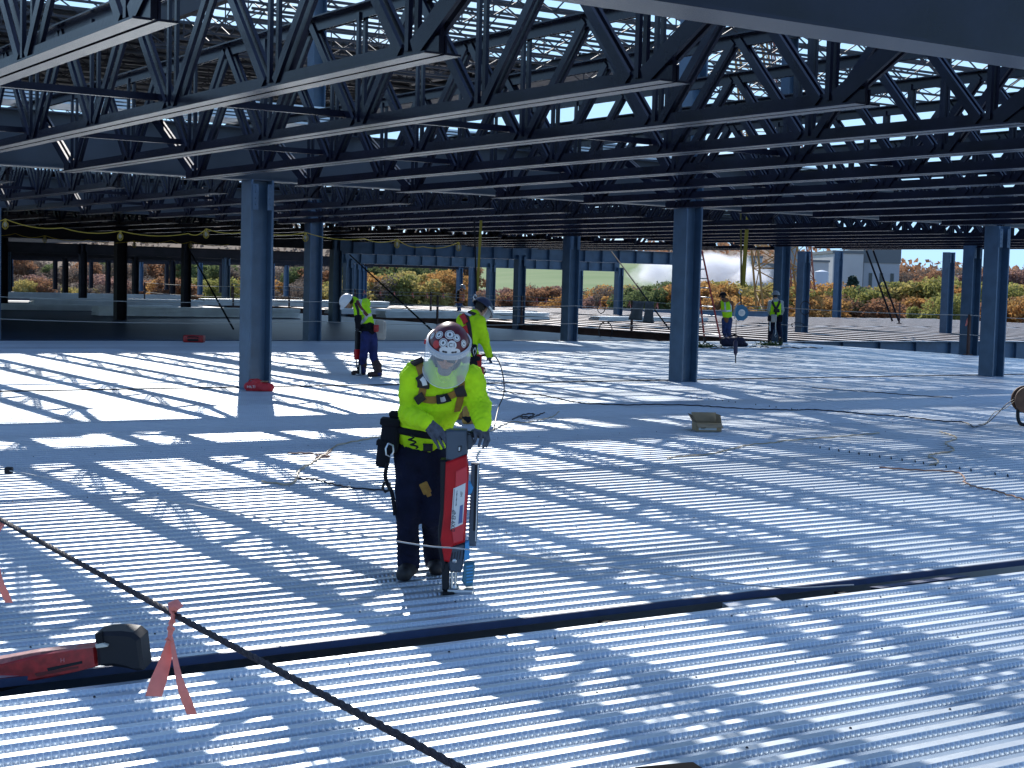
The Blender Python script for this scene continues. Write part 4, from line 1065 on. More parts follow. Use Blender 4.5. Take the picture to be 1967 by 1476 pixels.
# helmet with stickers, face shield, beard, glasses
hc = J['head']+hu*.045-hf*.012
H, (rx, ry, rz), Rm, hcl = helmet(body, O, hc, hx, hf, hu, helmr, rim=False)
a = MB(); n = 40; V = []     # white bracket band that carries the shield
for j in range(n):
    t = 2*math.pi*j/n
    for rr, zz in ((.004, .028), (.016, .024), (.016, -.010), (.004, -.012)):
        V.append(tuple(Rm @ Vector(((rx+rr)*math.cos(t), (ry+rr)*math.sin(t), zz))+Vector(hcl)))
a.add(V, [(j*4+k, ((j+1) % n)*4+k, ((j+1) % n)*4+(k+1) % 4, j*4+(k+1) % 4) for j in range(n) for k in range(4)], 0, True)
a.build('shield_bracket', mat('pale bracket plastic', (.58, .59, .60), .4), H)
shm = bpy.data.materials.new('face shield'); shm.use_nodes = True; nt = shm.node_tree; b_ = nt.nodes['Principled BSDF']
b_.inputs['Base Color'].default_value = (.85, .88, .9, 1); b_.inputs['Roughness'].default_value = .07
tr = nt.nodes.new('ShaderNodeBsdfTransparent'); mxs = nt.nodes.new('ShaderNodeMixShader'); lw = nt.nodes.new('ShaderNodeLayerWeight'); lw.inputs['Blend'].default_value = .35
mrn = nt.nodes.new('ShaderNodeMapRange'); mrn.inputs['To Min'].default_value = .17; mrn.inputs['To Max'].default_value = .8
nt.links.new(lw.outputs['Facing'], mrn.inputs['Value']); nt.links.new(mrn.outputs['Result'], mxs.inputs['Fac'])
nt.links.new(tr.outputs['BSDF'], mxs.inputs[1]); nt.links.new(b_.outputs['BSDF'], mxs.inputs[2]); nt.links.new(mxs.outputs['Shader'], nt.nodes['Material Output'].inputs['Surface'])
a = MB(); V = []; nj, nk = 30, 9
for k in range(nk):
    z = .012-.228*k/(nk-1)
    for j in range(nj+1):
        t = R(-8+196*j/nj); cut = 1.0-.10*(k/(nk-1))**3*abs(math.cos(t))**2
        V.append(tuple(Rm @ Vector(((rx+.018)*math.cos(t), (ry+.020+.012*math.sin(math.pi*k/(nk-1)))*math.sin(t), z*cut))+Vector(hcl)))
F = [(k*(nj+1)+j, k*(nj+1)+j+1, (k+1)*(nj+1)+j+1, (k+1)*(nj+1)+j) for k in range(nk-1) for j in range(nj)]
a.add(V, F, 0, True); sh = a.build('face_shield', shm, H)
for s in (-1, 1):
    a = MB(); q = Rm @ Vector((s*(rx+.018), .01, -.005)); a.lathe([(.015, -.008), (.015, .008), (.010, .011)], tuple(Vector(hcl)+q), 12, rot=Rm @ Matrix.Rotation(R(90), 3, 'Y'))
    a.build('shield_pivot', mat('red knob', (.6, .02, .02), .4) if s*hx@HR < 0 else blackg, H)
def sticker(az, el, r, m, name='sticker', sx=1.0, lift=1.012):
    ce, se, ca, sa = math.cos(R(el)), math.sin(R(el)), math.sin(R(az)), math.cos(R(az))
    d = Vector((ca*ce, sa*ce, se)); t1 = Vector((sa, -ca, 0)); t2 = d.cross(t1)
    V = []
    for rr in (0, .5, 1.0):
        for j in range(20):
            t = 2*math.pi*j/20; p_ = Vector((d.x*rx, d.y*ry, d.z*rz))+t1*(r*rr*sx*math.cos(t))+t2*(r*rr*math.sin(t))
            q = math.sqrt((p_.x/rx)**2+(p_.y/ry)**2+(p_.z/rz)**2); p_ = p_/q*lift*1.012
            V.append(tuple(Rm @ p_+Vector(hcl)))
    a = MB(); a.add(V, [(i*20+j, i*20+(j+1) % 20, (i+1)*20+(j+1) % 20, (i+1)*20+j) for i in range(2) for j in range(20)], 0, True)
    o = a.build(name, m, H)
    p_ = Rm @ Vector((d.x*rx, d.y*ry, d.z*rz))*1.035+Vector(hcl)
    return o, p_, Rm @ t1, Rm @ t2
def ring_mark(az, el, r):
    sticker(az, el, r, ink, 'sticker_mark', lift=1.014); sticker(az, el, r*.86, stickw, 'sticker_mark', lift=1.016)
for az, el, r in ((6, 60, .031), (-14, 36, .027), (-44, 48, .026), (38, 50, .024), (60, 28, .024), (-70, 30, .022)):
    sticker(az, el, r, stickw); ring_mark(az, el, r*.82)
    o, p_, t1, t2 = sticker(az, el, r*.3, ink, 'sticker_mark', sx=.7, lift=1.018)
o, p_, e1, e2 = sticker(17, 33, .029, stickw)
ex_, ey_ = (e1 if np.array(e1)@HR > 0 else -e1), (e2 if e2.z > 0 else -e2)
place_text('C1', .036, p_, ex_, ey_, ink, H, 'sticker_letters')
sticker(-36, 24, .025, stickr); sticker(-3, 17, .026, stickw, sx=1.4); sticker(26, 14, .024, stickw, sx=1.6)
for az in (-6, 0, 20, 28): sticker(az, 15, .006, ink, 'sticker_mark', sx=1.6, lift=1.016)
hd = J['head']
B = [('cap', hd+hx*s*.058-hu*.03+hf*.02, hd-hu*.105+hf*.055+hx*s*.012, .018, .026, .02) for s in (-1, 1)]+[('cap', hd-hu*.070+hf*.075-hx*.024, hd-hu*.070+hf*.075+hx*.024, .010, .010, .02), ('ell', hd-hu*.108+hf*.06, np.array((.040, .034, .026)), np.stack([hx, hf, hu], 1), .02)]
sdf_obj('beard', B, .005, [beardm], body, k=.015, fold=(.002, 120, 2), origin=O)
a = MB()
for s in (-1, 1):
    q = hd+hf*.098+hu*.004+hx*s*.033-O; a.rbox(q, (.058, .012, .036), .005, rot=frame(hx, hu) @ Matrix.Identity(3))
    a.bar(hd+hf*.092+hu*.008+hx*s*.062-O, hd+hf*.0+hu*.008+hx*s*.08-O, .004, .008)
a.build('safety_glasses', mat('smoked lens', (.03, .035, .04), .12), body)
S = [('cap', J['neck']-hf*.06+UP*.0, J['neck']+hf*.02-UP*.03, .078, .07, .03)]
sdf_obj('collar', S, .009, [hivis], body, fold=(.004, 40, 4), origin=O)
S = [('ell', J['head']-hf*.030-hu*.035, np.array((.094, .088, .10)), np.stack([hx, hf, hu], 1), .02), ('cap', J['head']-hf*.03-hu*.08, J['neck']-hf*.01+UP*.02, .082, .088, .03)]
sdf_obj('hood_and_shade', S, .008, [blackc], body, fold=(.004, 45, 9), origin=O)  # black mass stands for hood, hair and the shade behind the shield
a = MB(); a.tube([Rm @ Vector(((rx+.018)*math.cos(R(-8+196*j/30)), (ry+.020)*math.sin(R(-8+196*j/30)), (.012-.228)*(1-.10*math.cos(R(-8+196*j/30))**2)))+Vector(hcl) for j in range(31)], .0022, 5); a.build('shield_edge', mat('shield edge', (.7, .72, .74), .3), H)
# belt, pouches, hanging lanyards
belt = [J['pelvis']*.45+J['waist']*.55+(HR*math.cos(t)*.178+HF*math.sin(t)*.135)-UP*.02*math.cos(t)+UP*.045-O for t in np.linspace(0, 2*math.pi, 25)]
a = MB(); a.tube(belt, .026, 8, cap=False); a.build('tool_belt', blackc, body)
def pouch(px, py, dy, sz, m, nm='pouch', tilt=0.0):
    p_ = P(px, py, dy)-O; a = MB(); Rz = Matrix((Vector(HR), Vector(HF), Vector(UP))).transposed() @ Matrix.Rotation(tilt, 3, 'Y')
    a.rbox(tuple(p_), sz, min(sz)*.28, rot=Rz); a.rbox(tuple(p_+UP*(sz[2]*.42)-HF*.004), (sz[0]*1.05, sz[1]*1.08, sz[2]*.2), min(sz)*.08, rot=Rz)
    return a.build(nm, m, body)
pouch(750, 838, .05, (.12, .13, .22), blackc, tilt=.08); pouch(737, 872, .04, (.085, .10, .17), blackc, tilt=.1); pouch(764, 815, .10, (.10, .12, .16), blackc)
pouch(822, 860, -.03, (.06, .03, .05), blackg, 'buckle')
a = MB(); a.tube([P(746, 852, -.06)-O, P(741, 862, -.07)-O, P(742, 874, -.07)-O, P(750, 878, -.07)-O, P(756, 868, -.07)-O, P(755, 856, -.07)-O, P(746, 852, -.06)-O], .006, 6); a.build('carabiner', steelb, body)
a = MB(); a.tube(curve_pts([P(744, 890, -.03)-O, P(740, 912, -.03)-O, P(744, 930, -.03)-O, P(752, 944, -.03)-O, P(756, 965, -.03)-O, P(759, 990, -.02)-O]), .013, 7); a.build('lanyard', blackc, body)
a = MB(); a.tube([P(738, 926, -.05)-O, P(735, 938, -.05)-O, P(740, 946, -.05)-O, P(748, 940, -.05)-O, P(749, 928, -.05)-O], .009, 6); a.build('lanyard_hook', blackg, body)
a = MB(); a.tube([P(788+6*math.sin(i*.9)+i*.55, 838+i*1.35, -.12)-O+HF*.02*math.cos(i*.9) for i in range(18)], .006, 6); a.build('coil_lanyard', blackg, body)
a = MB(); a.rbox(P(817, 938, -.11)-O, (.055, .02, .075), .008, rot=frame(nrm(HR+UP*.5), nrm(UP-HR*.5))); a.rbox(P(822, 947, -.115)-O, (.03, .02, .05), .006, rot=frame(nrm(HR+UP*.5), nrm(UP-HR*.5))); a.build('tool_loop', harn, body)

# ---- standing fastening tool ---------------------------------------------------------------
TB = gz(880, 1138); TB[2] = 0.0; DT = (TB-CO)@CF
tool = empty('fastening_tool', TB); tag(tool, 'tall red standing fastening tool gripped by the worker in the face shield', 'power tool')
def Lt(px, py, dy=0.0): return at_depth(px, py, DT+dy)-TB
def plate(name, poly, dy0, dy1, m, parent=tool, cham=.012):
    A = [Lt(x, y, dy0) for x, y in poly]; c = np.mean(A, 0); n = len(A); S_ = FOC/DT
    if dy0 < dy1 and cham:
        Fp = [p_+nrm(c-p_)*cham-HF*0 for p_ in A]; F0 = [p_ for p_ in Fp]
        rings = [F0, [p_+HF*cham for p_ in A], [p_+HF*(dy1-dy0-cham) for p_ in A], [p_+HF*(dy1-dy0) for p_ in Fp]]
    else: rings = [A, [p_+HF*(dy1-dy0) for p_ in A]]
    V = [q for r_ in rings for q in r_]; k = len(rings)
    F = [tuple(reversed(range(n))), tuple((k-1)*n+i for i in range(n))]+[(i*n+j, i*n+(j+1) % n, (i+1)*n+(j+1) % n, (i+1)*n+j) for i in range(k-1) for j in range(n)]
    a = MB(); a.add(V, [tuple(reversed(f)) for f in F]); o = a.build(name, m, parent)
    return o
plate('housing', [(856, 889), (896, 874), (897, 884), (900, 905), (898, 960), (896, 985), (893, 1042), (870, 1050), (863, 1081), (853, 1079), (846, 1038), (852, 988), (855, 915)], -.075, .065, redp)
plate('housing_back', [(846, 884), (858, 884), (856, 985), (850, 1040), (856, 1082), (851, 1100), (843, 1060), (841, 1020), (846, 980)], -.05, .09, blackg)
hp = plate('housing_panel', [(876, 905), (897, 895), (898, 925), (893, 1010), (889, 1040), (871, 1045), (868, 1022), (874, 940)], -.083, -.04, mat('bright red panel', (.66, .03, .04), .38, var=.05), cham=.006)
lb = plate('label_plate', [(871, 939), (894.5, 928), (889, 1007), (865.5, 1018)], -.087, -.06, whitep, cham=.002)
plate('label_border', [(872.3, 940.5), (874, 939.8), (868.5, 1014.5), (866.7, 1015.5)], -.0885, -.0865, mat('label rule', (.35, .36, .36), .6), lb, cham=0)
plate('label_stripe', [(883.5, 972), (889.5, 969.5), (888, 1004), (880.3, 1007)], -.0885, -.0865, inkb, lb, cham=0)
for i, y in enumerate((943, 948, 953, 958, 963, 968)):
    plate('label_text_line', [(877.5-i*.35, y), (879-i*.35, y-.6), (878.3-i*.35, y+4.0), (876.8-i*.35, y+4.6)], -.0885, -.0865, ink if i % 2 else mat('label rule', (.35, .36, .36), .6), lb, cham=0)
upv = nrm(Lt(874, 940)-Lt(869, 1012)); rt = nrm(np.cross(upv, -HF)); 
if rt@HR < 0: rt = -rt
place_text('DX9 ENP', .033, Lt(871.5, 1001, -.0888), upv, -rt, ink, lb, 'label_letters')
place_text('1427', .017, Lt(886.5, 950, -.0888), upv, -rt, ink, lb, 'label_letters')
plate('handle_head', [(855, 829), (862, 826), (897, 827), (898, 874), (868, 887), (857, 884)], -.065, .055, greyp)
plate('trigger_window', [(880, 858), (887, 856), (886, 867), (880, 869)], -.069, -.05, blackg, cham=.001); plate('trigger_latch', [(881, 859.5), (884, 858.8), (883.5, 866), (881, 867)], -.072, -.06, whitep, cham=.001)
for s, (x0, x1) in (('l', (858, 832)), ('r', (895, 934))):
    a = MB(); a.tube([Lt(x0, 834, 0), Lt((x0+x1)/2, 836, 0), Lt(x1, 838, 0)], [.022, .019, .017], 12); a.lathe([(.017, 0), (.021, .004), (.021, .01), (.012, .014)], tuple(Lt(x1, 838, 0)), 12, rot=frame(HF, HR*(1 if s == 'r' else -1))); a.build('grip', blackg, tool)
plate('grip_guard', [(897, 828), (903, 829), (912, 852), (905, 862), (898, 866)], -.02, .03, greyp)
# magazine on the right
mg = plate('magazine', [(905, 890), (921, 891), (920, 945), (917, 1030), (914, 1050), (899, 1050), (903, 960)], -.03, .03, greyp)
plate('magazine_slot', [(912, 893), (916.5, 893), (914, 1020), (909, 1020)], -.034, -.015, blackg, mg, cham=.001)
a = MB(); a.tube([Lt(918.5, 893, -.035), Lt(913.5, 1040, -.035)], .004, 6); a.build('magazine_rod', alum, mg)
plate('magazine_clip', [(898, 923), (903, 926), (909, 938), (906, 948), (898, 954)], -.05, .0, bluep)
plate('magazine_strip', [(893, 1041), (901, 1039), (902, 1075), (891, 1079)], -.06, .0, bluep)
a = MB(); a.tube([Lt(918, 885, 0), Lt(916, 878, 0), Lt(919, 872, 0), Lt(922, 866, 0)], .007, 6); a.build('magazine_pull', steelb, mg)
plate('lower_body', [(866, 1050), (893, 1044), (890, 1085), (886, 1100), (864, 1100), (860, 1080)], -.05, .05, greyp)
for i in range(4): plate('cooling_slot', [(868+i*5.2, 1062-i*1.2), (870.5+i*5.2, 1061.4-i*1.2), (868+i*5.2, 1077-i), (866+i*5.2, 1078-i)], -.053, -.04, ink, cham=0)
a = MB(); a.lathe([(.014, 0), (.014, .008), (.008, .011)], tuple(Lt(873, 1078, -.05)), 12, rot=frame(HR, -HF)); a.build('adjuster_knob', steelb, tool)
for x in (868, 875):
    a = MB(); a.tube([Lt(x, 1090, -.02), Lt(x-.5, 1130, -.02)], .009, 8); a.build('guide_rod', steelb, tool)
plate('support_leg', [(848, 1078), (863, 1080), (862, 1132), (857, 1138), (849, 1134)], -.04, .05, blackg)
fg = plate('foot_grip', [(891, 1083), (911, 1080), (912, 1095), (908, 1127), (895, 1129), (887, 1118)], -.05, .04, tealp)
for i in range(6): plate('grip_rib', [(896, 1088+i*6), (908.5, 1086+i*6), (908, 1088.6+i*6), (896, 1090.6+i*6)], -.054, -.04, bluep, fg, cham=0)
a = MB(); a.rbox(tuple(Lt(885, 1134, 0)+UP*0), (.16, .12, .03), .008, rot=Matrix((Vector(HR), Vector(HF), Vector(UP))).transposed()); a.build('base_plate', steelb, tool)
a = MB(); a.rbox(tuple(Lt(862, 1140, -.02)), (.075, .11, .032), .01, rot=Matrix((Vector(HR), Vector(HF), Vector(UP))).transposed()); a.build('rubber_foot', black, tool)
a = MB(); a.lathe([(.026, 0), (.026, .05), (.018, .06)], tuple(Lt(873, 1140, 0)), 12); a.build('muzzle', steelb, tool)
# ------------------------------------------------------------------ the other workers
def setup(px, py):
    g = gz(px, py); g[2] = 0; d = (g-CO)@CF
    return g, d, (lambda x, y, dy=0.0: at_depth(x, y, d+dy))
def feet(f1, f2, dirv):
    dirv = nrm(np.array([dirv[0], dirv[1], 0]))
    r = {}
    for s, f in (('L', f1), ('R', f2)):
        f = np.array([f[0], f[1], 0.0]); r['ank'+s] = f-dirv*.06+UP*.10; r['toe'+s] = f+dirv*.11+UP*.045
    return r
def strap_box(name, p, q, w_, th, up, m, parent, O): a = MB(); a.bar(p-O, q-O, w_, th, up=up); return a.build(name, m, parent)
# left worker, white helmet, bent over a slim red tool, facing left
G, D, P = setup(706, 723); O = G
fd = nrm(-HR*.85-HF*.5); f, = (nrm(fd*.62-UP*.78),); x, f, u = basis_from(f)
J = dict(front=nrm(fd*.75-UP*.6), head=P(668, 581, -.12), hx=x, hf=f, hu=u, neck=P(682, 580, -.03), chest=P(696, 596, .0), waist=P(706, 625, .06), pelvis=P(708, 642, .1),
         shL=P(688, 587, -.2), shR=P(702, 583, .16), elL=P(688, 612, -.25), elR=P(694, 612, .18), wrL=P(687, 629, -.24), wrR=P(688, 631, -.05),
         hipL=P(703, 646, .0), hipR=P(715, 646, .1), kneeL=P(698, 686, .0), kneeR=P(718, 686, .05))
J.update(feet(gz(690, 721), gz(721, 724), -HR-HF*.35))
W = person(G, J, 'bent worker in yellow vest and white helmet pressing a slim tool on the deck', top=blackc, topname='hooded_jacket', legs=mat('royal blue trousers', (.012, .02, .11), .85, var=.3, bump=.2), boots=bootm, res=.014, fold=.006)
B = W['body']
helmet(B, O, J['head']+u*.035, x, f, u, helmw, 1.02)
V_ = [('cap', J['neck']-UP*.01, J['chest'], .12, .178, .06, (J['front'], .72)), ('cap', J['chest'], J['waist']*.7+J['chest']*.3, .184, .172, .05, (J['front'], .74)), ('cap', J['shL'], J['shR'], .098, .098, .05), ('cap', J['shL'], J['shL']*.45+J['elL']*.55, .098, .09, .03), ('cap', J['shR'], J['shR']*.45+J['elR']*.55, .098, .09, .03)]
vest = sdf_obj('safety_vest', V_, .012, [hivis2], B, fold=(.007, 18, 2), origin=O)
bv = bvh_of(vest)
ribbon_on(bv, [(681, 618), (690, 622), (700, 615), (706, 605)], .06, .004, 'reflective_band', reflect, B, O)
ribbon_on(bv, [(704, 606), (712, 605), (722, 600), (728, 597)], .06, .004, 'reflective_band', reflect, B, O)
ribbon_on(bv, [(693, 574), (691, 585), (696, 597), (704, 606)], .06, .004, 'reflective_band', reflect, B, O)
ribbon_on(bv, [(686, 578), (692, 590), (702, 602), (706, 606)], .055, .006, 'harness_strap', mat('maroon harness webbing', (.12, .02, .02), .7), B, O, off=.008)
ribbon_on(bv, [(683, 582), (688, 598), (688, 612)], .05, .006, 'harness_strap', harnd, B, O, off=.008)
sdf_obj('hair', [('cap', J['head']-f*.05+u*.0, J['neck']+u*.02, .07, .06, .03), ('ell', J['head']-f*.07-u*.04, np.array((.07, .06, .07)), np.stack([x, f, u], 1), .02)], .01, [hairm], B, origin=O)
for s in 'LR':
    wr = J['wr'+s]; dn = nrm(-UP-HR*.2); kn = [wr+dn*.06+HF*(i-1.5)*.02 for i in range(4)]
    hand(wr, kn, [k+dn*.025-HR*.02 for k in kn], [k+dn*.02-HR*.0 for k in kn], [wr+dn*.02-HR*.02, wr+dn*.05-HR*.03], m=gloveb, par=B, res=.006)
a = MB(); a.rbox(P(731, 635, .1)-O, (.12, .22, .36), .05, rot=frame(HF, UP)); a.rbox(P(729, 627, .02)-O, (.03, .16, .24), .012, rot=frame(HF, UP)); a.build('tool_bag', mat('canvas bag', (.42, .40, .36), .9, var=.1), B)
a = MB(); a.rbox(P(723, 631, -.12)-O, (.10, .12, .14), .03, rot=frame(HR, UP)); a.build('red_pouch', redd, B)
a = MB(); a.tube([J['waist']*.5+J['pelvis']*.5+(HR*math.cos(t)*.17+HF*math.sin(t)*.15)-O for t in np.linspace(0, 2*math.pi, 19)], .03, 7, cap=False); a.build('tool_belt', blackc, B)
for s in 'LR':
    sdf_obj('gaiter', [('cap', J['ank'+s]+UP*.0, J['ank'+s]*.45+J['knee'+s]*.55, .074, .082, .02)], .014, [bootm], B, fold=(.004, 30, 3), origin=O)
T2 = gz(688, 722); T2[2] = 0; t = empty('fastening_tool', T2); d2 = (T2-CO)@CF
Q = lambda px, py, dy=0.0: at_depth(px, py, d2+dy)-T2
a = MB(); a.tube([Q(693.5, 628), Q(692.5, 680), Q(692, 720)], .014, 8); a.build('tool_rod', steelb, t)
a = MB(); a.tube([Q(684, 634), Q(687, 631), Q(690, 629), Q(694, 628)], .018, 8); a.build('grip', blackg, t)
a = MB(); a.rbox(Q(687, 655), (.09, .09, .36), .02); a.build('handle_head', blackg, t)
a = MB(); a.rbox(Q(686, 681), (.10, .10, .20), .02); a.build('housing', redp, t)
a = MB(); a.tube([Q(684, 690), Q(687, 712), Q(689, 720)], .012, 7); a.tube([Q(690, 690), Q(688, 712), Q(689, 720)], .012, 7); a.build('support_leg', blackg, t)
a = MB(); a.rbox(Q(689, 721)+UP*.012, (.1, .1, .025), .008); a.build('base_plate', steelb, t)
tag(t, 'slim black and red standing tool held by the bent worker in the white helmet', 'power tool')

# middle worker seen from behind, navy helmet, leaning right over a red tool
G, D, P = setup(889, 812); O = G
fd = nrm(HR*.80+HF*.6); f = nrm(fd*.75-UP*.66); x, f, u = basis_from(f)
J = dict(front=nrm(fd*.8-UP*.55), head=P(924, 594, .14), hx=x, hf=f, hu=u, neck=P(909, 607, .08), chest=P(902, 637, .03), waist=P(897, 676, -.03), pelvis=P(893, 697, -.06),
         shL=P(889, 617, .16), shR=P(921, 619, -.06), elL=P(905, 655, .3), elR=P(931, 656, -.04), wrL=P(916, 688, .36), wrR=P(940, 683, .05),
         hipL=P(884, 700, .02), hipR=P(901, 700, -.09), kneeL=P(888, 752, .08), kneeR=P(903, 752, .0))
J.update(feet(gz(884, 806), gz(903, 815), HR*.7+HF*.7))
W = person(G, J, 'worker seen from behind in yellow sweatshirt and navy helmet behind the face-shield worker', top=hivis, legs=blackc, boots=boott, res=.012, fold=.008, hem=(P(893, 702), nrm(-UP)))
B = W['body']
helmet(B, O, J['head']+u*.03, x, f, u, helmn, 1.05)
a = MB(); hcl = J['head']+u*.03-O; Rm2 = Matrix((Vector(x), Vector(f), Vector(u))).transposed(); V = []
for k in range(7):
    for j in range(15):
        tt = R(j*180/14); V.append(tuple(Rm2 @ Vector((.137*math.cos(tt), .168*math.sin(tt), .02-.20*k/6))+Vector(hcl)))
a.add(V, [(k*15+j, k*15+j+1, (k+1)*15+j+1, (k+1)*15+j) for k in range(6) for j in range(14)], 0, True); a.build('face_shield', shm, B)
a = MB(); a.tube([Rm2 @ Vector((.137*math.cos(R(j*12)), .167*math.sin(R(j*12)), .02))+Vector(hcl) for j in range(16)], .014, 7); a.build('shield_rim', helmw, B)
bv = bvh_of(W['top'])
ribbon_on(bv, [(893, 603), (898, 613), (901, 628), (903, 645), (904, 662)], .06, .008, 'harness_strap', harnd, B, O)
ribbon_on(bv, [(887, 607), (892, 612), (896, 622)], .075, .012, 'harness_pad', harnr, B, O, off=.01)
ribbon_on(bv, [(900, 601), (906, 603), (913, 606)], .05, .008, 'harness_strap', harnd, B, O, off=.01)
ribbon_on(bv, [(894, 628), (897, 642), (899, 655)], .06, .012, 'harness_pad', harnr, B, O, off=.014)
ribbon_on(bv, [(892, 598), (898, 605), (906, 609)], .03, .006, 'harness_stripe', reflect, B, O, off=.02)
a = MB(); a.tube([J['waist']*.4+J['pelvis']*.6+(HR*math.cos(t)*.165+HF*math.sin(t)*.14)-O for t in np.linspace(0, 2*math.pi, 19)], .035, 7, cap=False); a.build('tool_belt', blackc, B)
a = MB(); a.rbox(P(909, 676, -.14)-O, (.10, .08, .20), .025, rot=frame(HR, UP)); a.build('pouch', blackc, B)
a = MB(); a.tube([P(912, 668, -.2)-O, P(909, 675, -.2)-O, P(911, 684, -.2)-O, P(915, 676, -.2)-O, P(913, 668, -.2)-O], .006, 6); a.build('carabiner', alum, B)
a = MB(); a.rbox(P(886, 795, -.1)-O, (.10, .10, .10), .03, rot=frame(HR, UP)); a.build('knee_pouch', boott, B)
for s, dn in (('R', nrm(-UP+HR*.15)), ('L', nrm(-UP+HR*.3))):
    wr = J['wr'+s]; kn = [wr+dn*.07+nrm(HF)*(i-1.5)*.021 for i in range(4)]
    hand(wr, kn, [k+dn*.025+HR*.022 for k in kn], [k+dn*.022-HR*.004 for k in kn], [wr+dn*.02-HR*.025, wr+dn*.06-HR*.035], m=glove, par=B, res=.006)
T2 = gz(921, 770); T2 = P(920, 757, .3); T2[2] = 0; t = empty('fastening_tool', T2); d2 = (T2-CO)@CF
Q = lambda px, py, dy=0.0: at_depth(px, py, d2+dy)-T2
a = MB(); a.tube([Q(905, 688), Q(918, 684), Q(930, 682), Q(941, 684)], .018, 8); a.build('grip', blackg, t)
a = MB(); a.rbox(Q(914, 700), (.14, .12, .28), .03); a.rbox(Q(906, 697), (.08, .12, .16), .03); a.build('housing', redp, t)
a = MB(); a.rbox(Q(921, 727), (.10, .10, .32), .02); a.build('lower_body', redd, t)
a = MB(); a.tube([Q(912, 690), Q(918, 712), Q(924, 715), Q(931, 706), Q(932, 715), Q(928, 722)], .012, 7); a.build('hose', blackg, t)
a = MB(); a.tube([Q(921, 735), Q(921, 750)]+[np.array([Q(921, 750)[0], Q(921, 750)[1], 0.02])], .025, 8); a.build('support_leg', blackg, t)
a = MB(); a.rbox((0, 0, .015), (.12, .12, .03), .01); a.build('base_plate', steelb, t)
tag(t, 'red standing tool under the gloved hand of the worker seen from behind', 'power tool')
mwP = P

# worker at the ladder, brown hooded jacket, seen from behind
G, D, P = setup(1398, 661); O = G
fd = nrm(-HR*.6+HF*.8); x, f, u = basis_from(nrm(fd-UP*.25))
J = dict(front=fd, head=P(1389, 570), hx=x, hf=f, hu=u, neck=P(1391, 578), chest=P(1395, 590), waist=P(1397, 605), pelvis=P(1397, 613),
         shL=P(1386, 582, .1), shR=P(1404, 583, .0), elL=P(1379, 592, .12), elR=P(1405, 597, .15), wrL=P(1373, 588, .2), wrR=P(1396, 602, .32),
         hipL=P(1392, 615, .0), hipR=P(1401, 615, .0), kneeL=P(1391, 637, .05), kneeR=P(1400, 637, .0))
J.update(feet(gz(1394, 656), gz(1402, 660), HF-HR*.3))
W = person(G, J, 'worker in brown hooded jacket, yellow vest and jeans gripping the red ladder', top=brownc, topname='hooded_jacket', legs=denim, boots=bootm, res=.018, fold=.006)
B = W['body']; helmet(B, O, J['head']+u*.035, x, f, u, blackc, .92)
sdf_obj('hood', [('ell', J['neck']-f*.06+u*.0, np.array((.13, .09, .09)), np.stack([x, f, u], 1), .02)], .016, [brownc], B, origin=O)
V_ = [('cap', J['neck']-UP*.06, J['chest'], .12, .192, .06, (fd, .76)), ('cap', J['chest'], J['waist'], .192, .185, .05, (fd, .76)), ('cap', J['shL']*.8+J['shR']*.2-UP*.02, J['shR']*.8+J['shL']*.2-UP*.02, .10, .10, .05)]
vest = sdf_obj('safety_vest', V_, .014, [hivis2], B, fold=(.005, 18, 2), origin=O); bv = bvh_of(vest)
ribbon_on(bv, [(1385, 597), (1395, 598), (1407, 597)], .06, .006, 'reflective_band', reflect, B, O); ribbon_on(bv, [(1392, 580), (1393, 590), (1393, 597)], .05, .006, 'reflective_band', reflect, B, O); ribbon_on(bv, [(1403, 582), (1404, 590), (1404, 597)], .05, .006, 'reflective_band', reflect, B, O)
for s in 'LR':
    wr = J['wr'+s]; dn = nrm(wr-J['el'+s]); sx = nrm(np.cross(dn, UP)); kn = [wr+dn*.06+sx*(i-1.5)*.021 for i in range(4)]
    hand(wr, kn, [k+dn*.03 for k in kn], [k+dn*.03-UP*.03 for k in kn], [wr+dn*.02-UP*.03, wr+dn*.06-UP*.04], m=gloveb, par=B, res=.009, r=.012)
# worker in black harness seen from behind in front of the column
G, D, P = setup(1489, 663); O = G
fd = nrm(HF+HR*.05); x, f, u = basis_from(fd)
J = dict(front=fd, head=P(1490, 568), hx=x, hf=f, hu=u, neck=P(1490, 577), chest=P(1490, 589), waist=P(1489, 606), pelvis=P(1489, 613),
         shL=P(1480, 582), shR=P(1500, 582), elL=P(1477, 596, .02), elR=P(1503, 596, .02), wrL=P(1479, 603, .2), wrR=P(1501, 604, .2),
         hipL=P(1484, 616), hipR=P(1494, 616), kneeL=P(1480, 639, .0), kneeR=P(1498, 639, .0))
J.update(feet(gz(1478, 660), gz(1499, 664), HF))
W = person(G, J, 'worker in yellow vest, black harness and grey helmet standing with feet apart, seen from behind', top=mat('grey long sleeve', (.38, .42, .40), .85, var=.1), topname='long_sleeve_shirt', legs=navy, boots=bootb, res=.018, fold=.006)
B = W['body']; helmet(B, O, J['head']+u*.03, x, f, u, mat('grey helmet shell', (.22, .24, .26), .3), 1.0)
V_ = [('cap', J['neck']-UP*.05, J['chest'], .11, .185, .06, (fd, .76)), ('cap', J['chest'], J['waist'], .188, .178, .05, (fd, .76)), ('cap', J['shL']*.85+J['shR']*.15-UP*.03, J['shR']*.85+J['shL']*.15-UP*.03, .095, .095, .05)]
vest = sdf_obj('safety_vest', V_, .014, [hivis2], B, fold=(.005, 18, 2), origin=O); bv = bvh_of(vest)
for pts in ([(1482, 577), (1486, 586), (1491, 595)], [(1498, 577), (1495, 586), (1490, 595)], [(1489, 593), (1490, 600), (1490, 606)]): ribbon_on(bv, pts, .075, .012, 'harness_strap', harnd, B, O, off=.008)
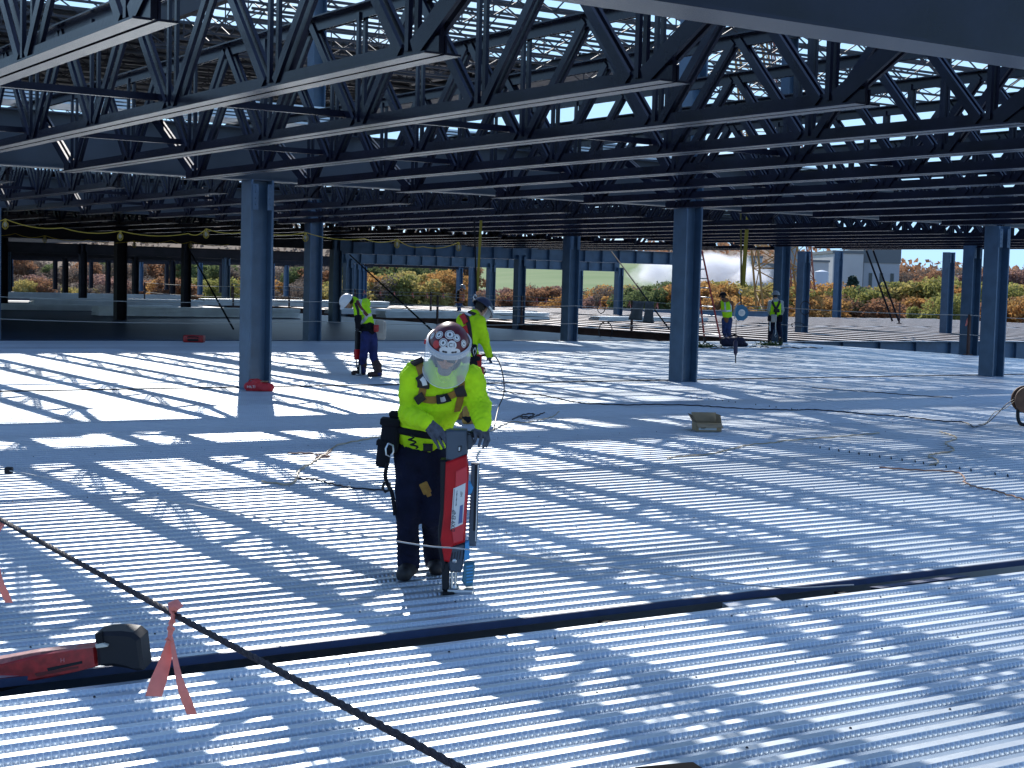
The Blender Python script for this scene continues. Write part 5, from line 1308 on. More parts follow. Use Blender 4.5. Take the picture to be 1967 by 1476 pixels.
a = MB(); a.rbox(P(1492, 597, -.2)-O, (.2, .08, .12), .03, rot=frame(HR, UP)); a.build('harness_pad', harnd, B)
a = MB(); a.tube([J['pelvis']+UP*.04+(HR*math.cos(t)*.2+HF*math.sin(t)*.17)-O for t in np.linspace(0, 2*math.pi, 19)], .05, 7, cap=False); a.build('tool_belt', blackc, B)
for px, sz, m in ((1486, (.2, .12, .26), mat('canvas bag', (.42, .40, .36), .9)), (1499, (.14, .12, .24), blackc), (1478, (.12, .12, .2), blackc)):
    a = MB(); a.rbox(P(px, 612, -.2)-O, sz, .04, rot=frame(HR, UP)); a.build('pouch', m, B)
a = MB(); a.tube([P(1479, 618, -.2)-O, P(1479, 636, -.2)-O], .02, 6); a.build('hammer_handle', alum, B)
a = MB(); a.tube([P(1490, 618, -.2)-O, P(1490, 640, -.2)-O, P(1488, 645, -.2)-O, P(1490, 648, -.2)-O, P(1492, 645, -.2)-O], .014, 6); a.build('lanyard', alum, B)
for s in 'LR':
    wr = J['wr'+s]; dn = nrm(wr-J['el'+s]); sx = HR; kn = [wr+dn*.06+UP*(i-1.5)*.021 for i in range(4)]
    hand(wr, kn, [k+dn*.03 for k in kn], [k+dn*.03-sx*.02 for k in kn], [wr+dn*.02+UP*.03, wr+dn*.06+UP*.04], m=gloveb, par=B, res=.009, r=.012)
# far worker in a dark hooded jacket on the bare joists
g = gz(885, 607.5, 0.0); G = np.array([g[0], g[1], 0.0]); D = (G-CO)@CF; O = G; P = lambda x_, y_, dy=0.0: at_depth(x_, y_, D+dy)
fd = nrm(HR*.9-HF*.4); x, f, u = basis_from(nrm(fd-UP*.6))
J = dict(front=nrm(fd-UP*.2), head=P(888, 553), hx=x, hf=f, hu=u, neck=P(885.5, 558), chest=P(882, 565), waist=P(881.5, 575), pelvis=P(881.5, 581),
         shL=P(883, 561, .25), shR=P(881, 561, -.25), elL=P(886, 569, .3), elR=P(884, 570, -.28), wrL=P(890, 574, .15), wrR=P(890, 574, -.12),
         hipL=P(881.5, 583, .12), hipR=P(881.5, 583, -.12), kneeL=P(883, 595, .15), kneeR=P(881, 595, -.15))
J.update(feet(gz(886, 606), gz(882, 608.5), HR))
W = person(G, J, 'far worker in dark hooded jacket standing beside the rail among bare joists', top=blackc, topname='hooded_jacket', legs=denim, boots=bootm, res=.024, fold=.006)
B = W['body']; helmet(B, O, J['head']+u*.035, x, f, u, mat('grey helmet shell', (.22, .24, .26), .3), 1.05)
a = MB(); a.rbox(P(887.5, 569, -.3)-O, (.3, .14, .5), .06, rot=frame(HR, UP)); a.build('hi_vis_flap', mat('orange cloth', (.5, .2, .08), .8), B)
a = MB(); a.tube([J['pelvis']+(HR*math.cos(t)*.2+HF*math.sin(t)*.2)-O for t in np.linspace(0, 2*math.pi, 17)], .05, 7, cap=False); a.build('tool_belt', brownc, B)
# ------------------------------------------------------------------ things lying on the deck and hanging above it
FR = Matrix((Vector(HR), Vector(HF), Vector(UP))).transposed()
# cardboard box with open flaps
g = gz(1362, 829); t = empty('cardboard_box', (g[0], g[1], 0)); s_ = FOC/((np.array(g)-CO)@CF)
bx, by = nrm(HR*.99+HF*.12), nrm(HF*.99-HR*.12); w_, dp, hh, th = .335, .27, .112, .005
def panel(nm, c, s, m, rot=None):
    a = MB(); Rm_ = Matrix((Vector(bx), Vector(by), Vector(UP))).transposed(); a.box((0, 0, 0), s, rot=Rm_ @ rot if rot is not None else Rm_)
    o = a.build(nm, m, t); q = bx*c[0]+by*c[1]+UP*c[2]; o.location = q; return o
fp = panel('side_panel', (0, 0, hh/2), (w_, th, hh), cardb); panel('side_panel', (0, dp, hh/2), (w_, th, hh), cardb)
panel('side_panel', (-w_/2, dp/2, hh/2), (th, dp-.012, hh), cardb); panel('side_panel', (w_/2, dp/2, hh/2), (th, dp-.012, hh), cardb)
panel('bottom_panel', (0, dp/2, .004), (w_-.02, dp-.02, .006), cardbi)
RX = lambda a_: Matrix.Rotation(R(a_), 3, 'X'); RY = lambda a_: Matrix.Rotation(R(a_), 3, 'Y')
panel('flap', (0, dp+.03, hh+.055), (w_, th, .125), cardb, RX(-25)); panel('flap', (-w_/2-.03, dp/2, hh+.05), (th, dp-.02, .12), cardbi, RY(-32)); panel('flap', (w_/2-.01, dp/2, hh+.05), (th, dp-.02, .11), cardb, RY(-10)); panel('flap', (0, -.05, hh-.035), (w_, th, .1), cardb, RX(-68))
lo_ = panel('shipping_label', (-.02, -.004, hh*.42), (w_*.72, .002, hh*.55), mat('shipping label paper', (.62, .66, .70), .6))
for k, (xx, zz, ww) in enumerate(((-.09, .058, .05), (-.08, .045, .07), (.03, .058, .03), (-.085, .033, .05))): panel('label_print', (xx, -.0065, zz), (ww, .001, .006), ink if k != 2 else redd)
tag(t, 'open cardboard box with raised flaps on the bright deck', 'box')
# red tool bag at the column
g = gz(497, 752); t = empty('tool_bag', (g[0], g[1], 0)); tan_ = mat('red bag cloth', (.50, .02, .03), .6, bump=.2, bscale=30)
S = [('cap', g+HR*(-.17)+UP*.075, g+HR*.17+UP*.075, .075, .08, .03, (HF, .8)), ('cap', g-HR*.12+UP*.03, g+HR*.18+UP*.03, .05, .055, .03), ('ell', g-HR*.03+UP*.16, np.array((.10, .07, .05)), np.stack([HR, HF, UP], 1), .04)]
sdf_obj('bag_body', S, .008, [tan_], t, fold=(.008, 30, 6), origin=(g[0], g[1], 0), clips=[((0, 0, .004), (0, 0, -1)), (g+UP*.155+HR*.12, nrm(UP+HR*.3))])
a = MB(); a.tube([HR*(-.20)+UP*.10, HR*(-.14)+UP*.19, HR*(-.02)+UP*.2, HR*.06+UP*.16], .012, 6); a.build('carry_strap', redd, t)
place_text('HILTI', .06, -HR*.11-HF*.090+UP*.075, HR, UP, whitep, t, 'bag_letters')
a = MB(); a.rbox(HR*.09+UP*.165, (.12, .1, .02), .008, rot=FR); a.build('bag_lining', cardbi, t)
tag(t, 'open red tool bag with white letters at the foot of the column', 'bag')
# red case in the shade
g = gz(373, 658); t = empty('tool_case', (g[0], g[1], 0)); a = MB(); a.rbox(UP*.10, (.56, .34, .2), .04, rot=FR); a.build('case_body', redd, t)
a = MB(); a.tube([-HR*.15-HF*.17+UP*.14, -HR*.1-HF*.22+UP*.16, HR*.1-HF*.22+UP*.16, HR*.15-HF*.17+UP*.14], .015, 6); a.build('handle', blackg, t)
a = MB(); a.rbox(UP*.07-HF*.165, (.3, .03, .06), .01, rot=FR); a.build('latch_strip', blackg, t); tag(t, 'red tool case on the deck against the shaded slab edge', 'case')
# foreground red tool, lying on the deck by the slot
g = gz(170, 1296); g[2] = 0; D7 = (g-CO)@CF; t = empty('fastening_tool', g)
def Q7(px, py, dy=0.0): return at_depth(px, py, D7+dy)-g
def slab7(nm, poly, dy0, dy1, m, cham=.012, par=None):
    A = [Q7(x_, y_, dy0) for x_, y_ in poly]; c_ = np.mean(A, 0); n = len(A); Fp = [p_+nrm(c_-p_)*cham for p_ in A]
    rings = [Fp, [p_+HF*cham for p_ in A], [p_+HF*(dy1-dy0-cham) for p_ in A], [p_+HF*(dy1-dy0) for p_ in Fp]]; V = [q for r_ in rings for q in r_]
    F = [tuple(range(n)), tuple(reversed(range(3*n, 4*n)))]+[((i+1)*n+j, (i+1)*n+(j+1) % n, i*n+(j+1) % n, i*n+j) for i in range(3) for j in range(n)]
    a = MB(); a.add(V, F); return a.build(nm, m, par or t)
hb = slab7('housing', [(-70, 1290), (0, 1278), (60, 1262), (110, 1252), (183, 1243), (187, 1281), (150, 1291), (80, 1306), (0, 1318), (-70, 1326)], -.05, .07, redd)
slab7('housing_ridge', [(-60, 1276), (0, 1266), (70, 1253), (120, 1247), (150, 1246), (150, 1252), (70, 1264), (0, 1282), (-60, 1293)], -.03, .05, mat('scuffed red edge', (.30, .10, .10), .5, var=.4, scale=40), cham=.006)
slab7('side_groove', [(90, 1284), (157, 1270), (158, 1275), (92, 1290)], -.054, -.04, blackg, cham=.001, par=hb); slab7('side_groove', [(66, 1294), (150, 1280), (150, 1284), (70, 1300)], -.054, -.04, mat('dark red groove', (.12, .01, .01), .5), cham=.001, par=hb)
place_text('H', .03, Q7(120, 1269, -.0515), HR+UP*.12, UP, mat('faded emblem', (.55, .2, .2), .6), hb, 'emblem')
slab7('head', [(182, 1219), (199, 1215), (230, 1214), (254, 1217), (268, 1228), (275, 1289), (262, 1291), (244, 1286), (215, 1282), (187, 1281), (184, 1248)], -.09, .10, blackg, cham=.02)
slab7('head_collar', [(182, 1218), (193, 1216), (198, 1236), (190, 1240), (183, 1234)], -.11, -.06, black, cham=.004)
slab7('lever', [(182, 1239), (196, 1236), (207, 1240), (206, 1243), (195, 1245), (184, 1246)], -.115, -.085, mat('bone plastic', (.55, .54, .46), .4), cham=.004)
slab7('battery_base', [(-70, 1318), (0, 1312), (62, 1306), (60, 1316), (0, 1330), (-70, 1338)], -.04, .09, black)
tag(t, 'worn red tool with a black head lying by the slot at bottom left', 'power tool')
# rope rail in the foreground with flagging
def rope(name, p, q, s, dia, label, turns=28, m=ropem):
    p, q = np.array(p, float), np.array(q, float); n = int(np.linalg.norm(q-p)*turns*3)+12; c_ = sag(p, q, s, n); a = MB()
    d = nrm(q-p); e1 = nrm(np.cross(d, UP)); e2 = np.cross(d, e1); L = np.linalg.norm(q-p)
    for k in range(3):
        a.tube([c_[i]+(e1*math.cos(2*math.pi*(turns*L*i/(n-1)/3+k/3))+e2*math.sin(2*math.pi*(turns*L*i/(n-1)/3+k/3)))*dia*.20 for i in range(n)], dia*.30, 6)
    o = a.build(name, m); return tag(o, label, 'rope')
rope('rope', (1.40, .9, 1.06), (1.36, 9.0, 1.09), .02, .0175, 'dark twisted rope rail crossing the lower left foreground', turns=30)
def flag(p, label, seed, L1=.085, L2=(.15, .20), wd=.042, lean=(-.25, .28)):
    t = empty('ribbon', p); a = MB(); a.tube([-HR*.012, HR*.004+UP*.006, HR*.014-UP*.004], [.012, .016, .012], 7); a.build('knot', pinkm, t)
    a = MB(); V = []; n = 16     # twisted neck
    for i in range(n):
        f_ = i/(n-1); c_ = -UP*L1*f_-HR*.012*f_; tw = f_*9; w_ = .009+.004*math.sin(f_*14); e = HR*math.cos(tw)+HF*math.sin(tw); e3 = np.cross(e, UP)
        V += [c_-e*w_-e3*.004, c_+e*w_-e3*.004, c_+e*w_+e3*.004, c_-e*w_+e3*.004]
    F = [(i*4+j, i*4+(j+1) % 4, i*4+4+(j+1) % 4, i*4+4+j) for i in range(n-1) for j in range(4)]
    a.add(V, F, 0, True); a.build('twisted_neck', pinkm, t)
    for k in (0, 1):
        a = MB(); V = []; n = 12; st = -UP*L1*.9-HR*.010
        for i in range(n):
            f_ = i/(n-1); c_ = st-UP*L2[k]*f_+HR*lean[k]*L2[k]*f_**1.1+HF*(.012*math.sin(f_*5+k*2)); w_ = (.006+(wd/2-.006)*min(1, f_*1.4)**.8)*(1 if k == 0 else .62); tw = (.5-.5*f_) if k == 0 else .4+.5*math.sin(f_*4)
            e = HR*math.cos(tw)+HF*math.sin(tw); V += [c_-e*w_, c_+e*w_, c_+e*w_+HF*.0012, c_-e*w_+HF*.0012]
        F = [(i*4+j, i*4+(j+1) % 4, i*4+4+(j+1) % 4, i*4+4+j) for i in range(n-1) for j in range(4)]+[(3, 2, 1, 0), tuple((n-1)*4+j for j in range(4))]
        a.add(V, F, 0, True); a.build('streamer', pinkm, t)
    return tag(t, label, 'ribbon', 'pink ribbons on the foreground rope')
q = hit(335, 1170, 0, 1.38); flag((1.38, q[1], q[2]+.004), 'large pink ribbon with two tails tied on the foreground rope', 1)
q = hit(-3, 1010, 0, 1.37); flag((1.37, q[1], q[2]), 'pink ribbon cut by the left edge of the photo', 2, L1=.12, L2=(.10, .16))
# thin wire crossing in front of the main worker
def wire(name, pts, r, m, label, cat='wire', group=None, smooth=6):
    a = MB(); a.tube(curve_pts(pts, smooth), r, 6); o = a.build(name, m); return tag(o, label, cat, group)
w0, w1, w2, w3 = gz(20, 905, .62), gz(760, 1040, .5), gz(910, 1057, .48), gz(1480, 1128, .02)
wire('wire', [gz(-60, 893, .66), w0, gz(300, 958, .56), w1, w2, gz(1200, 1093, .2), w3, gz(1640, 1124, .02)], .0045, mat('bright steel wire', (.45, .46, .45), .4, .4), 'thin steel wire stretched past the main worker\'s shins')
a = MB(); a.rbox(gz(17, 904, .62), (.05, .05, .045), .012, rot=FR); o = a.build('wire_clamp', blackg); tag(o, 'black clamp on the thin wire at the left edge', 'clamp')
# strip along the near column row
wire('floor_cable', [(-3, 23.98, .012), (4, 23.96, .012), (9.9, 23.99, .012), (16, 23.95, .012), (22, 23.99, .012), (30, 23.96, .012), (37, 24.0, .012)], .014, blackco, 'long dark cable lying along the ribs past the three near columns', 'cable')
def cord(pts, m, label, r=.008, name='extension_cord'):
    # lies over the rib tops, dipping a little between them
    P3 = []
    for i, (x_, y_) in enumerate(pts): q = gz(x_, y_, .010); P3.append(q)
    C_ = curve_pts(P3, 8)
    rg = np.random.default_rng(len(pts)); C_ = [c_+np.array([rg.normal(0, .006), rg.normal(0, .006), .004*math.sin(i*1.7)]) for i, c_ in enumerate(C_)]
    a = MB(); a.tube(C_, r, 6); o = a.build(name, m); return tag(o, label, 'cord', 'cords lying on the deck')
cord([(938, 749), (1000, 756), (1045, 760), (1116, 774), (1205, 778), (1250, 777), (1334, 779), (1378, 782), (1443, 786), (1494, 787), (1531, 788), (1560, 787), (1615, 791), (1669, 796), (1742, 801), (1808, 809), (1851, 811), (1870, 820)], blackco, 'black cord running right from the workers past the cardboard box', .010)
cord([(1690, 898), (1760, 903), (1830, 906), (1850, 914), (1855, 927), (1880, 937), (1910, 942), (1940, 952), (1975, 962)], orangec, 'orange brown cord with one bend at the right edge of the deck', .008)
cord([(1806, 830), (1822, 834), (1838, 842), (1816, 851), (1829, 860), (1831, 866), (1800, 871), (1783, 876), (1800, 883), (1800, 890), (1786, 893)], cordt, 'tan zigzag cord on the right of the deck', .009)
cord([(1283, 881), (1300, 877), (1365, 872), (1395, 865), (1437, 855), (1490, 850), (1505, 847), (1580, 841), (1640, 836), (1690, 832)], cordt, 'straight tan cord below the cardboard box', .008)
cord([(742, 836), (700, 845), (650, 855), (614, 880), (584, 898), (573, 907), (571, 919), (555, 930), (502, 925)], cordt, 'tan cord bending on the deck left of the main worker', .009)
cord([(553, 871), (595, 871), (633, 877), (605, 880), (630, 872), (640, 861)], orangec, 'short looped orange cord left of the main worker', .008)
cord([(573, 920), (605, 921), (640, 930), (676, 937), (745, 943)], blackco, 'dark cord leading to the lanyard of the main worker', .009)
cord([(985, 806), (1005, 797), (1025, 795), (1018, 801), (1000, 800), (1012, 805), (1030, 799), (1045, 793)], blackco, 'tangled black cord right of the main worker', .010)
cord([(940, 829), (960, 820), (985, 810), (1010, 812), (1040, 806), (1062, 800), (1075, 790)], cordt, 'tan cord trailing behind the tangled black cord', .007)
cord([(1560, 745), (1600, 748), (1660, 752), (1700, 755), (1760, 760), (1830, 764)], blackco, 'thin black cord on the deck near the right column', .008)
pp = [mwP(943, 684, .05), mwP(952, 686, .0), mwP(962, 705, -.05), mwP(968, 735, -.05), mwP(967, 760, -.1), mwP(957, 785, -.15), gz(948, 826, .012)]
wire('power_cord', pp, .008, blackco, 'black cord looping down from the hand of the worker seen from behind', 'cord')
# cable stand cut by the right edge
g = gz(1962, 818); t = empty('cable_reel', (g[0], g[1], 0)); Dr = (np.array([g[0], g[1], 0])-CO)@CF
Qr = lambda px, py, dy=0.0: at_depth(px, py, Dr+dy)-np.array([g[0], g[1], 0])
a = MB(); a.lathe([(.13, -.10), (.20, -.10), (.20, -.07), (.13, -.07), (.13, .07), (.20, .07), (.20, .10), (.13, .10)], tuple(Qr(1972, 768)), 20, rot=frame(UP, HF)); a.build('reel_drum', mat('brown drum', (.12, .06, .035), .7, var=.3), t)
a = MB(); a.tube([Qr(1947, 767), Qr(1958, 766), Qr(1975, 769), Qr(1995, 772)], .022, 8); a.build('handle', blackg, t)
a = MB(); a.tube(curve_pts([Qr(1957, 780), Qr(1955, 796), Qr(1957, 809), Qr(1964, 816), Qr(1985, 817)]), .026, 8); a.build('stand_leg', blackg, t)
a = MB(); a.tube(curve_pts([Qr(1990, 780, .2), Qr(1992, 800, .2), Qr(1990, 815, .2)]), .026, 8); a.build('stand_leg', blackg, t)
a = MB(); a.lathe([(.135, -.065), (.17, -.06), (.17, .06), (.135, .065)], tuple(Qr(1972, 768)), 18, rot=frame(UP, HF)); a.build('cable_coil', blackco, t)
tag(t, 'dark cable reel on a stand cut by the right edge of the photo', 'cable reel')
wire('power_cord', [Qr(1947, 768)+np.array([g[0], g[1], 0]), Qr(1932, 778)+np.array([g[0], g[1], 0]), Qr(1915, 796)+np.array([g[0], g[1], 0]), gz(1893, 815, .03), gz(1868, 821, .012)], .007, blackco, 'black cord sweeping from the reel handle to the deck', 'cord')
wire('power_cord', [Qr(1950, 770)+np.array([g[0], g[1], 0]), Qr(1930, 785)+np.array([g[0], g[1], 0]), Qr(1910, 793)+np.array([g[0], g[1], 0]), gz(1895, 812, .03), gz(1880, 816, .012)], .006, cordt, 'tan cord sweeping from the reel handle to the deck', 'cord')
# dark corner of a case at the lower edge
g = gz(1284, 1532); t = empty('tool_case', (g[0], g[1], 0)); a = MB(); a.rbox(UP*.05+HR*.02, (.26, .2, .10), .015, rot=FR @ Matrix.Rotation(R(20), 3, 'Z')); a.build('case_body', mat('matte black case', (.008, .008, .009), 1.0, spec=.04), t)
a = MB(); a.rbox(UP*.105+HR*.02, (.10, .04, .02), .008, rot=FR); a.build('handle', mat('matte black case', (.008, .008, .009), 1.0, spec=.04), t); tag(t, 'black case corner peeking in at the bottom edge', 'case')

# ladder
t = empty('ladder', gz(1370, 661)); B0, B1 = gz(1354, 658), gz(1386, 662); O = np.array(gz(1370, 661)); O[2] = 0; t.location = O
top_c = hit(1335, 481, 1, (B0[1]+B1[1])/2+.1); axis_ = nrm(B1-B0)
T0, T1 = top_c-axis_*.06, hit(1348, 481, 1, B1[1]+.15)
for b0, b1 in ((B0, T0), (B1, T1)):
    a = MB(); a.bar(b0-O, b1-O, .03, .085, up=axis_); a.build('rail', ladred, t)
    a = MB(); a.bar(b0-O, b0-O+nrm(b1-b0)*.22, .05, .11, up=axis_); a.build('rail_foot', blackg, t)
for i in range(1, 10):
    f_ = i/10; a = MB(); a.tube([B0+(T0-B0)*f_-O, B1+(T1-B1)*f_-O], .02, 8); a.build('rung', alum, t)
tag(t, 'red fibreglass ladder leaning up behind the tall column', 'ladder')
# self retracting lifelines on yellow slings
def lifeline(px, ytop, yhook, ybody, ybot, dep, label, size=1.0, dx=0):
    c = at_depth(px, ybody, dep); O = c.copy(); t = empty('lifeline_block', O); Q = lambda x_, y_, dy=0.0: at_depth(x_, y_, dep+dy)-O
    k = dep/FOC
    poly = [(-8, -14), (2, -15.5), (10, -10), (13, 0), (11, 9), (4, 15), (-7, 16), (-12, 6), (-12, -6)]
    a = MB(); sc_ = size; pl = [(x_*k*sc_, -y_*k*sc_) for x_, y_ in poly]; a.prism(pl, -HF*.07, HR, UP, HF, .14); a.build('casing', srlblue, t)
    a = MB(); a.lathe([(.085*sc_, 0), (.085*sc_, .01), (.08*sc_, .012)], tuple(-HF*.07), 20, rot=frame(HR, -HF)); a.build('label_disc', whitep, t)
    for yy in (-.03, 0, .03):
        a = MB(); a.box((0, 0, 0), (.09*sc_, .004, .008), rot=FR); o = a.build('disc_print', mat('grey print', (.35, .4, .45), .6), t); o.location = -HF*.084+UP*yy
    a = MB(); a.tube([Q(px-13*sc_, ybody+12*sc_), Q(px-14*sc_, ybody-4*sc_), Q(px-9*sc_, ybody-15*sc_), Q(px-2*sc_, ybody-20*sc_)], .012, 7); a.build('carry_handle', alum, t)
    a = MB(); a.tube([Q(px, ybody-15*sc_), Q(px-1, ybody-24*sc_), Q(px-1, yhook+4)], .018, 7); a.build('shackle', blackg, t)
    a = MB(); a.tube([Q(px-1, yhook+6), Q(px-5, yhook+2), Q(px-2, yhook-4), Q(px+2, yhook)], .016, 7); a.build('snap_hook', alum, t)
    if ybot:
        a = MB(); a.tube([Q(px-10*sc_, ybody+15*sc_), Q(px-11*sc_, ybot-16)], .008, 6); a.build('cable', blackco, t)
        a = MB(); a.tube([Q(px-11*sc_, ybot-44), Q(px-11*sc_, ybot-40), Q(px-11*sc_, ybot-20), Q(px-11*sc_, ybot-14)], [.03, .055, .05, .015], 8); a.build('cable_stop', mat('dark navy sleeve', (.02, .02, .06), .6), t)
        a = MB(); a.tube([Q(px-11*sc_, ybot-14), Q(px-11*sc_, ybot)], .015, 6); a.build('cable_end', blackco, t)
    tag(t, label, 'lifeline')
    return k
def sling(x0, y0, x1, y1, dep, w0_, w1_, m, label):
    O = at_depth(x0, y0, dep); a = MB(); n = 10; V = []
    for i in range(n):
        f_ = i/(n-1); c = at_depth(x0+(x1-x0)*f_, y0+(y1-y0)*f_, dep)-O; w_ = (w0_+(w1_-w0_)*f_)/2; tw = .25*math.sin(f_*5); e = HR*math.cos(tw)+HF*math.sin(tw)
        V += [c-e*w_, c+e*w_, c+e*w_+HF*.008, c-e*w_+HF*.008]
    a.add(V, [(i*4+j, i*4+(j+1) % 4, i*4+4+(j+1) % 4, i*4+4+j) for i in range(n-1) for j in range(4)], 0, True); o = a.build('sling', m); o.location = O; return tag(o, label, 'sling', 'slings holding the lifelines')
lifeline(1424, 410, 560, 601, 698, 38, 'blue lifeline block with a white disc hanging beside the ladder worker')
sling(1437, 408, 1427, 549, 38, .085, .11, slingm, 'wide yellow sling above the blue lifeline block with the white disc'); sling(1423, 408, 1424, 549, 38, .035, .05, mat('dark olive sling', (.10, .09, .02), .8), 'narrow dark sling above the blue lifeline block with the white disc')
lifeline(914, 430, 570, 601, None, 30, 'small blue lifeline block hanging behind the navy helmet', .55)
sling(924, 424, 917, 560, 30, .05, .05, slingm, 'thin yellow sling above the navy helmet worker'); sling(911, 424, 915, 560, 30, .03, .03, blackc, 'thin black sling above the navy helmet worker')
# strings of temporary lights
lampg = mat('yellow lamp cage', (.50, .34, .04), .5); bulbm = mat('unlit bulb', (.55, .50, .38), .2)
def string(v, pts, label, every, r=.012, glabel=''):
    P3 = [hit(x_, y_, 1, v) for x_, y_ in pts]; C_ = []
    for a_, b_ in zip(P3[:-1], P3[1:]): C_ += sag(a_, b_, .10, 8)[:-1]
    t = empty('string_light', P3[0]); O = P3[0]
    a = MB(); a.tube([c-O for c in C_+[P3[-1]]], r, 6); a.build('cable', yelm, t)
    for p_ in P3[every[0]::every[1]]:
        a = MB(); a.lathe([(.03, 0), (.035, -.05), (.03, -.08)], tuple(p_-O), 8); sk = a.build('lamp_socket', lampg, t)
        a = MB()
        for k in range(6):
            ph = k*math.pi/3; e = HR*math.cos(ph)+HF*math.sin(ph); a.tube([p_-O-UP*.06+e*.03, p_-O-UP*.12+e*.075, p_-O-UP*.2+e*.075, p_-O-UP*.26+e*.02], .008, 5)
        a.build('lamp_cage', lampg, t); a = MB(); a.lathe([(.02, -.07), (.045, -.13), (.045, -.17), (.02, -.205)], tuple(p_-O), 10); a.build('bulb', bulbm, t)
    return tag(t, label, 'string light', 'strings of temporary lights')
string(40.0, [(-30, 414), (10, 421), (120, 438), (231, 444), (362, 449), (396, 440), (480, 443), (587, 447), (700, 459), (763, 460), (812, 474), (881, 466)], 'yellow light string draped under the joists from left to centre', (1, 2))
string(56.0, [(-40, 446), (30, 449), (86, 453), (170, 461), (258, 463), (330, 462), (366, 464), (440, 470)], 'fainter yellow light string deeper under the dark roof', (2, 2), .013)
# duffel bag, debris, tarp, coils
g = gz(1408, 666); O = np.array([g[0], g[1], 0]); t = empty('duffel_bag', O)
sdf_obj('bag_body', [('cap', g-HR*.25+UP*.14, g+HR*.22+UP*.15, .15, .17, .05), ('cap', g+HR*.25+UP*.08, g+HR*.42+UP*.06, .08, .06, .05)], .02, [mat('dark navy canvas', (.012, .014, .04), .85)], t, fold=(.015, 12, 4), origin=O, clips=[((0, 0, .005), (0, 0, -1))])
a = MB(); a.tube(curve_pts([-HR*.15+UP*.28, -HR*.05+UP*.36, HR*.1+UP*.36, HR*.2+UP*.29]), .02, 6); a.build('carry_strap', blackc, t); tag(t, 'dark duffel bag on the deck at the feet of the ladder worker', 'bag')
for k, (px, py, L) in enumerate(((1345, 668, .9), (1478, 664, .8))):
    g = gz(px, py); O = np.array([g[0], g[1], 0]); rg = np.random.default_rng(k); a = MB()
    for i in range(70):
        c0 = HR*rg.normal(0, L*.28)+HF*rg.normal(0, .25)+UP*abs(rg.normal(0, .05)); d = rg.normal(size=3); a.bar(np.zeros(3), c0+UP*.03, .02, .012); a.bar(c0+UP*.03, c0+d*.06, .05, .012)
    o = a.build('netting_heap', greenm); o.location = O; tag(o, ('green netting heap at the ladder foot', 'green netting heap at the feet of the black harness worker')[k], 'netting', 'green netting heaps on the deck')
for k, (x0, x1, y) in enumerate(((1366, 1412, 669), (1440, 1476, 666), (1500, 1580, 668))):
    C_ = [gz(x0+(x1-x0)*i/7, y+1.2*math.sin(i*1.9+k), .02) for i in range(8)]; a = MB(); a.tube(C_, .02, 6); o = a.build('extension_cord', blackco); tag(o, ordn[k]+' short dark hose from the left on the deck near the ladder', 'cord', 'short hoses near the ladder')
q = hit(1240, 600, 0, 37.3); t = empty('tarp', (37.3, q[1], ZC))
for k, (a0, a1) in enumerate(((-.75, -.05), (.0, .55))):
    a = MB(); V = []; n, m_ = 8, 8
    for i in range(n):
        for j in range(m_):
            f_, h_ = i/(n-1), j/(m_-1); V.append((-.05+.03*math.sin(f_*9+h_*4)-.06*h_, -(a0+(a1-a0)*f_)*(1+.25*h_), -h_*(.75+.1*k)+.01))
    a.add(V, [(i*m_+j, i*m_+j+1, (i+1)*m_+j+1, (i+1)*m_+j) for i in range(n-1) for j in range(m_-1)], 0, True); o = a.build('tarp_panel', greyt, t)
    md = o.modifiers.new('thick', 'SOLIDIFY'); md.thickness = .012
tag(t, 'grey tarp draped over the far rail near the tall column', 'tarp')
for k, (px, py, r, v) in enumerate(((1155, 592, .22, 50), (1163, 636, .34, 44), (1547, 592, .26, 41), (1532, 625, .32, 41.5))):
    q = hit(px, py, 1, v); a = MB()
    for j in range(3): a.tube([HR*math.cos(s)*r*(1-.06*j)*.75+UP*math.sin(s)*r*(1-.04*j)*(1 if k != 3 else .3)+HF*.02*j for s in np.linspace(0, 2*math.pi, 22)], .007, 5)
    o = a.build('wire_coil', blackco); o.location = q; tag(o, ('small wire coil hanging on the far rail', 'thin wire coil hanging at the deck edge beside the dark blue column', 'dark hose coil hanging on the crane side rail', 'flat wire coil lying on the bare joists')[k], 'coil', 'coils of wire by the rail')
# diagonal brace cables
def brace(p, q, label, r=.03):
    a = MB(); a.tube([np.array(p), np.array(q)], r, 7); o = a.build('brace_cable', blackc); tag(o, label, 'brace cable', 'diagonal brace cables')
brace(hit(672, 490, 1, 60), hit(835, 640, 1, 42), 'long diagonal brace cable behind the bent worker'); brace(hit(1175, 484, 1, 57), hit(1285, 632, 1, 45), 'diagonal brace cable right of the far blue girders')
brace(hit(368, 488, 1, 62), hit(448, 632, 1, 44), 'diagonal brace cable left of the red bag column')
brace(hit(1664, 481, 1, 46), hit(1714, 617, 1, 46), 'left of the two leaning brace cables before the grey building', .04); brace(hit(1677, 481, 1, 46), hit(1726, 617, 1, 46), 'right of the two leaning brace cables before the grey building', .04)
for k, (px, y0, y1) in enumerate(((1727, 578, 622), (140, 0, 0))):
    if y0: q = gz(px, y1); a = MB(); a.box((0, 0, .6), (.07, .07, 1.2)); a.box((0, 0, .01), (.2, .2, .02)); o = a.build('rail_post', rustm); o.location = (q[0], q[1], 0); tag(o, 'lone thin post among the brown joists before the trees', 'rail post')
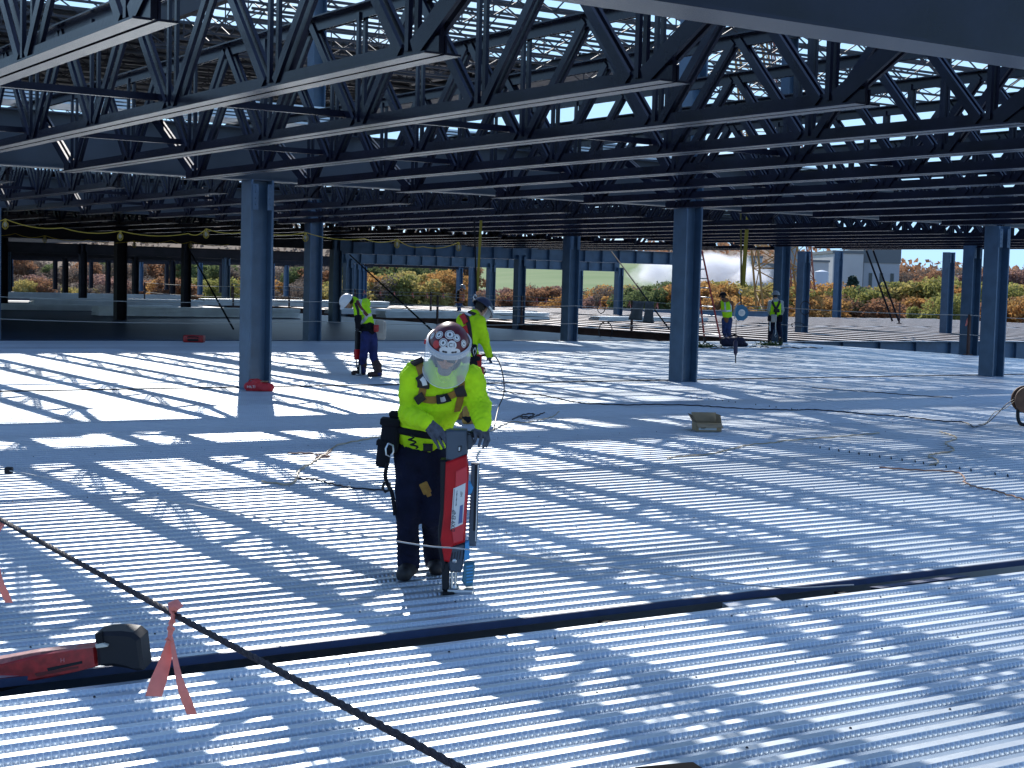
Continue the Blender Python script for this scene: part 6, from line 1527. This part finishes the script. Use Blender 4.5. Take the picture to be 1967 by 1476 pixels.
# rail along the left slab edge
lp = [(32.5, v) for v in (46, 56, 66, 78, 92)]
for k, (u_, v_) in enumerate(lp):
    a = MB(); a.box((0, 0, .6), (.07, .07, 1.2)); a.box((0, 0, .012), (.2, .2, .02)); o = a.build('rail_post', rustm); o.location = (u_, v_, 0); tag(o, ordn[k]+' post from the right on the shaded slab edge', 'rail post', 'posts on the shaded slab edge')
for z in (1.18, .6):
    a = MB(); C_ = []
    for (a0, a1) in zip(lp[:-1], lp[1:]): C_ += sag((*a0, z), (*a1, z), .06, 6)[:-1]
    a.tube(C_+[np.array((*lp[-1], z))], .012, 5); o = a.build('rail_cable', wirelt); tag(o, ('upper' if z > 1 else 'lower')+' pale cable along the shaded slab edge', 'rail cable', 'cables along the shaded slab edge')
for z, nm in ((1.15, 'upper'), (.58, 'lower')):
    C_ = []
    for a0, a1 in zip((1.14, 10.28, 19.42, 28.56), (10.28, 19.42, 28.56, 37.3)): C_ += sag((a0, 40.46, z), (a1, 40.46, z), .08, 8)[:-1]
    a = MB(); a.tube(C_+[np.array((37.3, 40.46, z))], .009, 5); o = a.build('rail_cable', wirelt); tag(o, nm+' pale cable strung between the columns of the far deck edge', 'rail cable', 'cables between the far deck edge columns')

# odds and ends in the open slot: clips, a torn closure strip and a bracket
def slot_bit(name, u, v, z, size, rz, rx, m, label):
    t = MB(); Rz_ = Matrix.Rotation(R(rz), 3, 'Z') @ Matrix.Rotation(R(rx), 3, 'X')
    t.box((0, 0, 0), size, rot=Rz_); q = Rz_ @ Vector((0, size[1]*.5-.002, -.016)); t.box(q, (size[0]*.97, .003, .03), rot=Rz_)
    o = t.build(name, m); o.location = (u, v, z); return tag(o, label, 'metal strip', 'loose metal in the open slot')
slot_bit('closure_strip', 6.45, 7.10, -.050, (.42, .10, .004), -4, 10, galvb, 'pale bent closure strip lying in the slot at the right')
slot_bit('closure_strip', 7.9, 7.06, -.030, (.9, .10, .004), 2.0, -6, edgem, 'dark closure strip in the slot near the right edge')
slot_bit('slot_bracket', 5.35, 7.00, -.075, (.05, .33, .04), 14, 0, black, 'black bracket bridging the slot right of the red tool')
slot_bit('slot_bracket', 7.2, 7.00, -.075, (.06, .33, .04), -12, 0, black, 'black bracket bridging the slot beside the pale strip')
